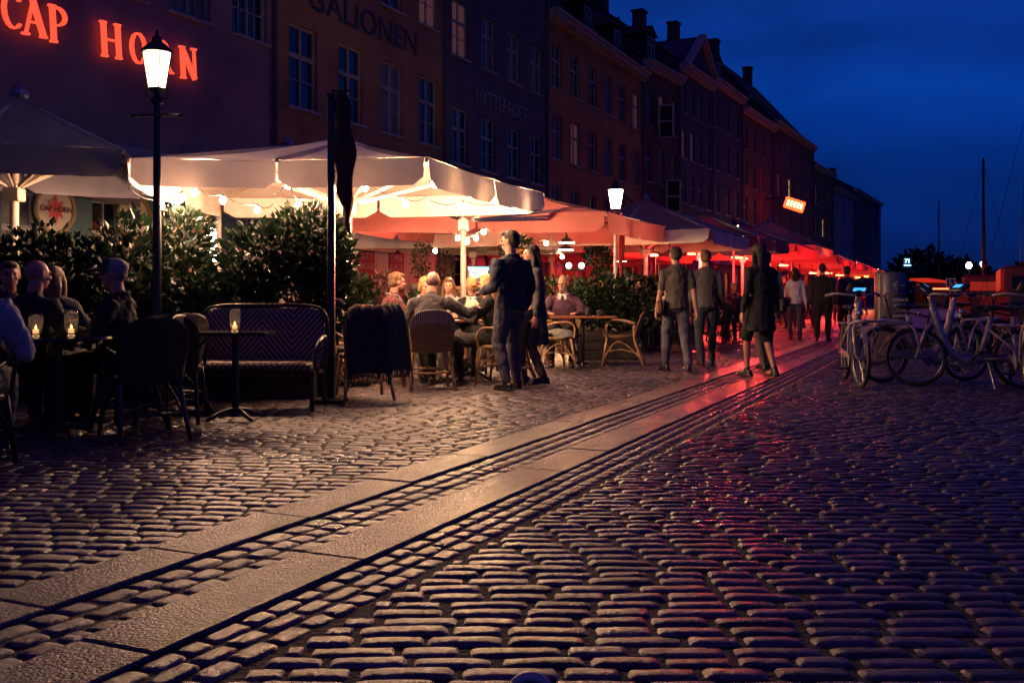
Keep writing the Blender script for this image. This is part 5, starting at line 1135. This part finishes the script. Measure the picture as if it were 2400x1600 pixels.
    if beard: b = MB(); b.ell(hp(0, .030, -.072), (.060*hs, .066*hs, .052*hs), R); b.ell(hp(0, .080, -.044), (.030*hs, .016*hs, .010*hs), R); o = b.build('beard', beard, t, True); remesh(o, vb*1.3, .006, 1)
    h = MB()
    if hair in ('short', 'bob', 'bun', 'long'):
        h.ell(hp(0, -.026, .040), (.083*hs, .093*hs, .082*hs), R, 18, 12); h.ell(hp(0, -.045, -.005), (.079*hs, .070*hs, .078*hs), R, 16, 10); h.ell(hp(0, .045, .086), (.055*hs, .040*hs, .026*hs), R)
    if hair == 'bob':
        for s in (-1, 1): h.chain([hp(s*.062, .012, .05), hp(s*.082, .008, -.01), hp(s*.078, .0, -.07)], [.030, .028, .022])
        h.chain([hp(0, -.07, 0), hp(0, -.075, -.08)], [(.072, .04), (.06, .03)])
    if hair == 'long':
        for s in (-1, 1): h.chain([hp(s*.055, .01, .05), hp(s*.082, -.01, -.04), hp(s*.085, -.01, -.17), hp(s*.07, -.01, -.28)], [.030, .030, .030, .018])
        h.chain([hp(0, -.07, 0), hp(0, -.10, -.12), hp(0, -.12, -.30)], [(.075, .04), (.09, .035), (.06, .02)])
    if hair == 'bun': h.ell(hp(0, -.12, .0), (.042, .038, .040), R)
    if hair == 'fringe': h.ell(hp(0, -.026, .012), (.0775*hs, .084*hs, .078*hs), R, 18, 12)
    if hair == 'cap':
        c = MB(); c.ell(hp(0, -.012, .050), (.086*hs, .100*hs, .078*hs), R, 20, 12); o = c.build('cap_crown', mat('pale_mesh_cap', (.34, .30, .28), .8, bump=.4, bscale=200), t, True)
        c = MB(); c.ell(hp(0, .030, .060), (.080*hs, .066*hs, .070*hs), R, 18, 12); c.ell(hp(0, .130, .040), (.072*hs, .085*hs, .013*hs), R, 18, 8); c.build('cap_front', mat('dark_cap', (.02, .02, .035), .8), o, True)
        h.ell(hp(0, -.030, -.01), (.077*hs, .073*hs, .055*hs), R)
    if h.v: o = h.build('hair', hc, t, True); remesh(o, max(vb, .008), .022 if q < 3 else 0, 1)
    return t, hp, T
def phone(x, y, z, rz, label):
    t = thing('phone', label, 'phone', (x, y, z), rz); mb = MB(); mb.box((0, 0, 0), (.036, .075, .005), Matrix.Rotation(.9, 3, 'X'), bev=.003); mb.build('case', M_black, t)
A = radians
person('man standing in a dark blue jacket and jeans, facing left by the seated group', 0.0, 11.05, A(38), 'stand', .02, (A(36), -.14), [(-.26, .20, 1.08), (.25, .10, .88)], C_navy, C_jean, 0, 'short', H_dark, 1, 1.03, feet=[(-.12, -.06, 0), (.13, .08, 0)], collar=C_navy, wide=1.14)
person('person in a long dark coat standing close behind the man in the blue jacket', .27, 11.75, A(100), 'stand', .03, (0, -.05), None, C_dk, C_brn, 1, 'long', H_dark, 2, .96, True, coat=.42, feet=[(-.09, -.08, 0), (.09, .12, 0)])
person('bald man in a dark grey jumper sitting with his back to us', -.93, 11.2, A(-14), 'sit', .16, (0, -.05), [(-.20, .34, .78), (.42, .45, .88)], C_dk, C_black, 0, 'fringe', mat('stubble', (.20, .12, .09), .8, var=0), 1, 1.0, wide=1.12, feet=[(-.14, .50, 0), (.20, .48, 0)])
person('short haired bearded man in a maroon jumper leaning in from the left', -1.50, 11.95, A(-74), 'sit', .14, (A(8), -.02), [(-.16, .42, .84), (.08, .44, .86)], C_mar, C_black, 1, 'short', H_br, 1, 1.0, beard=mat('beard_brown', (.07, .035, .022), .8, var=.2), collar=C_grey, wide=1.05)
person('fair short haired woman in a grey fleece looking down at a phone', -1.18, 13.1, A(200), 'sit', .18, (A(10), -.28), [(-.10, .33, .80), (.12, .34, .80)], C_grey, C_dk, 0, 'bob', H_bl, 1, .96, True, collar=C_white)
person('blonde woman with her hair in a bun, black top, behind the table', -.52, 13.4, A(165), 'sit', .10, (A(-150), -.15), None, C_black, C_dk, 0, 'bun', H_bl, 1, .95, True, collar=C_white)
person('long haired blonde woman in a dark dress seated next to the standing man', -.20, 11.85, A(70), 'sit', .14, (A(-6), -.12), [(-.15, .40, .80), (.14, .36, .86)], C_black, C_black, 0, 'long', H_bl, 1, .97, True, bare=True, feet=[(-.05, .50, .0), (.10, .42, .16)])
person('bald man with glasses and grey beard in a plum jumper, looking down', .78, 15.0, A(172), 'sit', .06, (A(-20), -.30), [(-.22, .38, .77), (.18, .40, .77)], C_plum, C_black, 1, 'none', H_gr, 1, 1.02, collar=C_white, glasses=True, beard=H_gr, wide=1.15, feet=[(-.16, .45, 0), (.14, .55, 0)])
person('man in a dark jacket seated behind the white lamp post, seen from behind', 2.12, 17.95, A(-25), 'sit', .1, (0, 0), None, C_black, C_black, 1, 'short', H_gr, 2, 1.03, wide=1.1)
person('smiling blonde woman with a pale scarf right of the white lamp post', 2.32, 18.9, A(215), 'sit', .08, (A(20), .05), [(-.1, .35, .8), (.2, .3, .8)], C_dk, C_black, 0, 'bob', H_bl, 2, .97, True, collar=C_lgrey)
person('young man in a white shirt turned left in front of the speckled bush', 3.05, 19.3, A(60), 'sit', .05, (0, -.1), None, C_white, C_dk, 0, 'short', H_br, 2)
person('seated man with a reddish face left of the white lamp post', 1.75, 19.8, A(150), 'sit', .05, (A(-10), 0), None, C_ol, C_dk, 1, 'short', H_bl, 2)
person('man walking in a loose olive shirt and jeans, nearest of the walkers', 2.25, 13.6, A(8), 'stand', .05, (A(5), 0), [(-.24, .14, .84), (.24, -.10, .84)], C_ol, C_jean, 2, 'short', H_dark, 2, 1.0, feet=[(-.09, .22, 0), (.10, -.20, .02)], sleeves=False)
person('walker in a dark top beside the man in the olive shirt', 2.85, 14.6, A(-5), 'stand', .04, (A(-15), 0), [(-.24, .02, .82), (.24, .10, .84)], C_dk, C_navy, 1, 'short', H_br, 2, 1.0, feet=[(-.09, -.18, .02), (.10, .22, 0)])
person('tall walker in a dark coat with bare legs, right of the olive shirt', 3.18, 12.7, A(20), 'stand', .03, (0, 0), None, C_black, C_black, 1, 'long', H_dark, 2, 1.0, True, coat=.34, bare=True, feet=[(-.09, .18, 0), (.09, -.16, .02)])
person('second walker in a grey coat just behind the dark coat', 3.55, 13.9, A(5), 'stand', .03, (0, 0), None, C_grey, C_brn, 1, 'short', H_dark, 2, .97, feet=[(-.09, -.15, .02), (.09, .2, 0)], coat=.2)
person('woman with long dark hair in a white jacket and dark jeans, back to us', 6.6, 23.2, A(-10), 'stand', .02, (0, 0), None, C_white, C_jean, 0, 'long', H_dark, 2, .98, True, feet=[(-.09, .1, 0), (.09, -.1, 0)])
person('broad person all in black walking beside the white jacket', 6.95, 22.3, A(-25), 'stand', .03, (0, 0), None, C_black, C_black, 2, 'short', H_dark, 2, 1.02, wide=1.15, feet=[(-.10, -.14, .01), (.10, .18, 0)])
person('person in a dark hooded top walking at the right of the pair', 7.75, 23.0, A(20), 'stand', .03, (0, 0), None, C_dk, C_black, 2, 'short', H_dark, 3, 1.0, wide=1.1)
person('seated guest with a red lit face, left of two at the back', 4.65, 22.5, A(170), 'sit', .05, (0, 0), None, C_red, C_dk, 1, 'short', H_dark, 2)
person('seated guest with grey hair, right of two at the back', 5.2, 23.3, A(185), 'sit', .05, (0, 0), None, C_dk, C_dk, 1, 'short', H_gr, 2)
person('guest in a red jacket behind the black post, partly hidden', -2.65, 13.6, A(200), 'sit', .2, (0, -.1), None, C_red, C_dk, 1, 'short', H_br, 2)
person('dark haired man in a grey shirt seated left of the cream pole', -2.30, 12.6, A(-70), 'sit', .12, (0, -.1), None, C_grey, C_dk, 0, 'short', H_dark, 2)
person('woman at the table with a pale sleeve behind the bald man', -.85, 13.7, A(170), 'sit', .10, (A(10), -.1), None, C_lgrey, C_dk, 0, 'long', H_br, 2, .95, True)
# dark corner, left
person('older man in a pale mesh cap and black jacket, profile to the left', -3.08, 7.85, A(92), 'sit', .04, (A(6), -.02), [(-.15, .34, .77), (.16, .34, .77)], C_black, C_black, 1, 'cap', H_gr, 1, 1.0, collar=C_black, wide=1.1)
person('bald man in a black jacket with his back to us at far left', -3.72, 7.65, A(-20), 'sit', .10, (A(-15), -.05), None, C_black, C_black, 1, 'none', H_gr, 1, 1.0, wide=1.1)
person('long brown haired woman behind the bald man in black', -3.95, 8.55, A(10), 'sit', .05, (0, 0), None, C_dk, C_dk, 1, 'long', H_br, 2, .97, True)
person('guest with a red face at the very left behind the grey jacket', -4.15, 8.2, A(215), 'sit', .05, (0, 0), None, C_dk, C_dk, 1, 'short', H_br, 2)
person('person in a pale grey jacket cut off by the left edge, nearest figure', -3.28, 5.9, A(15), 'sit', .20, (0, -.1), None, C_lgrey, C_dk, 0, 'short', H_gr, 1, 1.0, wide=1.3)
wicker_chair('black woven armchair under the pale grey jacket', -3.28, 5.9, A(15), True, 'black woven armchairs in the dark corner')
phone(-1.12, 12.72, .82, .2, 'dark phone held by the woman in the grey fleece'); 
for (x, y, rz, lb) in ((2.32, 18.9, A(215), 'smiling woman'), (3.05, 19.3, A(60), 'young man in white'), (1.75, 19.8, A(150), 'man with the reddish face'), (4.65, 22.5, A(170), 'guest with the red lit face'), (5.2, 23.3, A(185), 'grey haired guest'), (-2.65, 13.6, A(200), 'guest in the red jacket'), (-.85, 13.7, A(170), 'woman with a pale sleeve'), (-.52, 13.4, A(165), 'woman with the bun'), (-3.95, 8.55, A(10), 'long haired woman at far left'), (-4.15, 8.2, A(215), 'red faced guest at far left')):
    wicker_chair('dark cane armchair under the '+lb, x, y, rz, True, 'dark cane armchairs under seated guests')
def bag(x, y, z, rz, label, m, sh=.62):
    t = thing('shoulder_bag', label, 'bag', (x, y, z), rz); mb = MB(); mb.box((0, 0, 0), (.14, .05, .10), bev=.03); mb.box((0, -.052, .03), (.125, .008, .065), bev=.006); mb.build('pouch', m, t); mb = MB(); mb.tube(spline([(-.12, 0, .08), (-.09, .0, sh*.55), (.0, .02, sh), (.09, .0, sh*.55), (.12, 0, .08)], 5), .008, 6); mb.build('strap', m, t)
bag(2.02, 13.58, .88, A(80), 'brown bag on the hip of the walker in the olive shirt', mat('brown_leather', (.10, .04, .02), .45, bump=.3)); bag(3.42, 12.72, .92, A(100), 'small black bag at the side of the dark coat', M_black, .5); bag(6.38, 23.15, .9, A(70), 'red bag at the hip of the woman in the white jacket', mat('red_leather', (.25, .02, .02), .4))
# far crowd: one walking figure per kind, then copies
random.seed(11)
base = [person('far walker in dark clothes', 8.4, 30, A(0), 'stand', .03, (0, 0), None, C_black, C_navy, 1, 'short', H_dark, 3, 1.0, feet=[(-.09, .16, 0), (.09, -.16, 0)])[0],
        person('far walker in a grey top', 9.3, 34, A(180), 'stand', .03, (0, 0), None, C_grey, C_dk, 1, 'long', H_br, 3, .97, True, feet=[(-.09, .12, 0), (.09, -.12, 0)])[0]]
base[0]['label'] = 'dark figure walking away, left of the waste column'; base[1]['label'] = 'figure in a grey top walking towards us, left of the column'
WH = ['under the pale pointed parasol', 'left of the fifth lamp', 'below the fifth lamp', 'between fifth and sixth lamp', 'below the sixth lamp', 'left of the furthest lamp', 'right of the pointed parasol', 'before the distant red parasol', 'at the back of the red terrace', 'right beside the stone strips']
for i, (px, Y) in enumerate(((1838, 36), (1895, 31), (1912, 40), (1950, 37), (1985, 44), (2025, 52), (1880, 42), (1935, 50), (1800, 31), (2010, 60))):
    c = copy_tree(base[i % 2]); c.location = ((px-1200)*Y/F, Y, 0); c.rotation_euler.z = random.uniform(-3, 3); c['label'] = ('dark clothed' if i % 2 == 0 else 'grey topped')+' far walker '+WH[i]
for o in list(bpy.data.objects):
    if o.get('category') == 'person' and o.location.y > 30: o['group'] = 'far walkers down the street'

# ================================================================== city bicycles
M_bike = mat('white_bike_paint', (.34, .29, .31), .3, var=.06, coat=.3); M_tyre = mat('tyre_rubber', (.012, .012, .013), .6, bump=.2); M_scr = emis('tablet_blue', (.06, .38, .95), 1.6)
def wheel(t, y, r=.335, steer=None, spokes=28):
    w = bpy.data.objects.new('wheel', None); COL.objects.link(w); w.parent = t; w.location = (0, y, r)
    if steer: w.rotation_euler.z = steer
    c = lambda rad, n: [(0, rad*cos(2*pi*i/n), rad*sin(2*pi*i/n)) for i in range(n)]
    mb = MB(); mb.tube(c(r-.022, 44), .022, 8, closed=True); ty = mb.build('tyre', M_tyre, w, True); mb = MB(); mb.tube(c(r-.050, 44), .010, 6, closed=True); mb.build('rim', M_steel, w, True)
    mb = MB()
    for i in range(spokes): a = 2*pi*i/spokes; s = 1 if i % 2 else -1; mb.tube([(s*.025, .022*cos(a+.7*s), .022*sin(a+.7*s)), (0, (r-.05)*cos(a), (r-.05)*sin(a))], .0014, 3)
    mb.build('spokes', M_steel, w); mb = MB(); mb.lathe([(.012, -.05), (.025, -.04), (.018, 0), (.025, .04), (.012, .05)], n=12, R=Matrix.Rotation(pi/2, 3, 'Y')); mb.build('hub', M_steel, w, True); return w
def city_bike(label, x, y, rz, steer=0, paint=None, plain=False, group='white city bicycles parked on the quay side'):
    paint = paint or M_bike; t = thing('bicycle', label, 'bicycle', (x, y, 0), rz, group); r = .335; th = 1 if not plain else .45
    wheel(t, .56, r, steer); wheel(t, -.56, r)
    mb = MB(); mb.tube(spline([(0, .37, .86), (0, .30, .60), (0, .17, .38), (0, .02, .30), (0, -.12, .34)], 6), [.042*th]*25, 12)
    mb.tube([(0, -.08, .30), (0, -.16, .55), (0, -.22, .80)], .030*th if not plain else .016, 10); mb.tube([(0, .395, .98), (0, .355, .74)], .036*th, 12)
    if plain: mb.tube([(0, .37, .84), (0, -.2, .72)], .014, 8)
    for s in (-1, 1): mb.tube([(s*.03, -.10, .33), (s*.055, -.34, .34), (s*.06, -.56, r)], .015*max(th, .6), 8); mb.tube([(s*.02, -.19, .66), (s*.055, -.40, .48), (s*.06, -.56, r)], .013*max(th, .6), 8)
    mb.build('frame', paint, t, True)
    mb = MB(); R_ = Matrix.Rotation(steer, 3, 'Z'); fk = lambda p: tuple(R_ @ (Vector(p)-Vector((0, .50, 0)))+Vector((0, .50, 0)))
    for s in (-1, 1): mb.tube([fk((s*.02, .40, .72)), fk((s*.055, .45, .66)), fk((s*.058, .53, .42)), fk((s*.055, .56, r))], [.017, .020, .018, .013], 8)
    mb.build('fork', paint, t, True)
    mb = MB(); mb.tube(spline([fk((-.30, .22, 1.04)), fk((-.22, .36, 1.06)), fk((0, .42, 1.04)), fk((.22, .36, 1.06)), fk((.30, .22, 1.04))], 5), .013, 8); mb.tube([fk((0, .39, .95)), fk((0, .42, 1.05))], .028*max(th, .5), 10); hb = mb.build('handlebar', paint if not plain else M_black, t, True)
    for s in (-1, 1): mb = MB(); mb.tube([fk((s*.27, .28, 1.045)), fk((s*.305, .17, 1.035))], .018, 8); mb.tube([fk((s*.24, .33, 1.05)), fk((s*.31, .27, 1.02))], .006, 5); mb.build('grip', M_black, hb)
    mb = MB(); mb.ell((0, -.25, .90), (.075, .13, .032)); mb.ell((0, -.15, .90), (.03, .12, .024)); mb.tube([(0, -.22, .78), (0, -.235, .88)], .014, 8); mb.build('saddle', M_black, t, True)
    for (yy, a0, a1) in ((.56, .5, 2.4), (-.56, .4, 3.2)):
        mb = MB(); P = [(0, yy+(r+.025)*cos(a0+(a1-a0)*i/16), r+(r+.025)*sin(a0+(a1-a0)*i/16)) for i in range(17)]
        for i in range(16):
            a, b = Vector(P[i]), Vector(P[i+1]); mb.bar(a, b, .055, .004, up=((a+b)/2-Vector((0, yy, r))))
        mb.build('mudguard', paint if not plain else M_black, t)
    mb = MB(); mb.ell((.055, .03, .30), (.012, .10, .10)); mb.bar((.055, .0, .32), (.055, -.52, .35), .02, .10, bev=.01); mb.build('chain_case', M_black if plain else paint, t)
    mb = MB(); mb.bar((.08, 0, .30), (.08, .12, .19), .02, .02); mb.bar((-.06, 0, .30), (-.06, -.12, .41), .02, .02); mb.box((.13, .12, .19), (.05, .045, .012)); mb.box((-.11, -.12, .41), (.05, .045, .012)); mb.build('crank', M_black, t)
    mb = MB(); mb.tube([(-.04, -.18, .30), (-.16, -.24, .01)], .010, 6); mb.build('kickstand', M_steel, t)
    mb = MB(); mb.box((0, -.93, .52), (.03, .015, .04), bev=.008); mb.build('tail_light', mat('red_reflector', (.3, .01, .01), .3, var=0), t)
    if not plain:
        mb = MB(); mb.box(fk((0, .47, 1.13)), (.13, .028, .085), R_ @ Matrix.Rotation(-.95, 3, 'X'), bev=.02); mb.bar(fk((0, .42, 1.03)), fk((0, .46, 1.12)), .07, .05, bev=.01); tb = mb.build('tablet', mat('dark_plastic', (.03, .03, .045), .4, var=0), t)
        n_ = R_ @ Matrix.Rotation(-.95, 3, 'X'); c0 = Vector(fk((0, .47, 1.13)))
        for sd in (-1, 1): mb = MB(); o_ = n_ @ Vector((0, sd*.0295, 0)); mb.box(c0+o_+n_ @ Vector((0, 0, .0)), (.068, .001, .030), n_); mb.build('screen', M_scr, tb)
        # front carrier: tube hoops each side of the wheel
        mb = MB()
        for s in (-1, 1): mb.tube(spline([fk((s*.13, .50, .38)), fk((s*.14, .58, .66)), fk((s*.14, .72, .74)), fk((s*.13, .92, .75))], 5), .013, 8)
        mb.tube(spline([fk((-.14, .60, .72)), fk((-.14, .92, .76)), fk((0, .955, .76)), fk((.14, .92, .76)), fk((.14, .60, .72))], 5), .014, 8)
        for i in range(4): mb.tube([fk((-.13, .64+.08*i, .745)), fk((.13, .64+.08*i, .745))], .007, 6)
        mb.tube([fk((-.10, .955, .68)), fk((.10, .955, .68))], .012, 6); mb.build('front_carrier', paint, t, True)
        mb = MB(); mb.lathe([(0, 0), (.035, 0), (.038, .03), (.028, .05)], fk((0, .50, .84)), 12, R=Matrix.Rotation(-pi/2, 3, 'X')); mb.build('headlight', M_chrome, t, True)
        mb = MB(); mb.box((0, -.50, .70), (.07, .20, .012), bev=.008); mb.tube([(-.06, -.36, .70), (-.06, -.56, .36)], .008, 6); mb.tube([(.06, -.36, .70), (.06, -.56, .36)], .008, 6); mb.build('rear_rack', paint, t)
    return t
city_bike('white city bicycle pointing at us with a glowing blue tablet, leftmost of its row', 4.02, 11.75, A(170), .12)
city_bike('white city bicycle in side view between the front facing bike and the thick forked one', 4.95, 11.95, A(-78), 0)
city_bike('white city bicycle with thick curved tube turned left, third in the row', 5.15, 11.2, A(72), -.1)
city_bike('white city bicycle at the right edge with its tablet lit', 5.55, 10.9, A(168), .1)
DB = mat('dark_bike_paint', (.02, .018, .025), .35); GB = 'ordinary dark bicycles behind the white ones'
for i, (x, y, a, lb) in enumerate(((5.9, 14.6, A(60), 'dark bicycle behind the waste column'), (6.9, 14.9, A(-70), 'dark bicycle straight behind the thick forked white one'), (7.6, 15.6, A(80), 'dark bicycle below the parking sign'), (8.3, 15.2, A(-60), 'dark bicycle at far right behind the row'), (9.0, 18.2, A(75), 'dark bicycle further back under the quay lamps'))): city_bike(lb, x, y, a, .2, DB, True, GB)
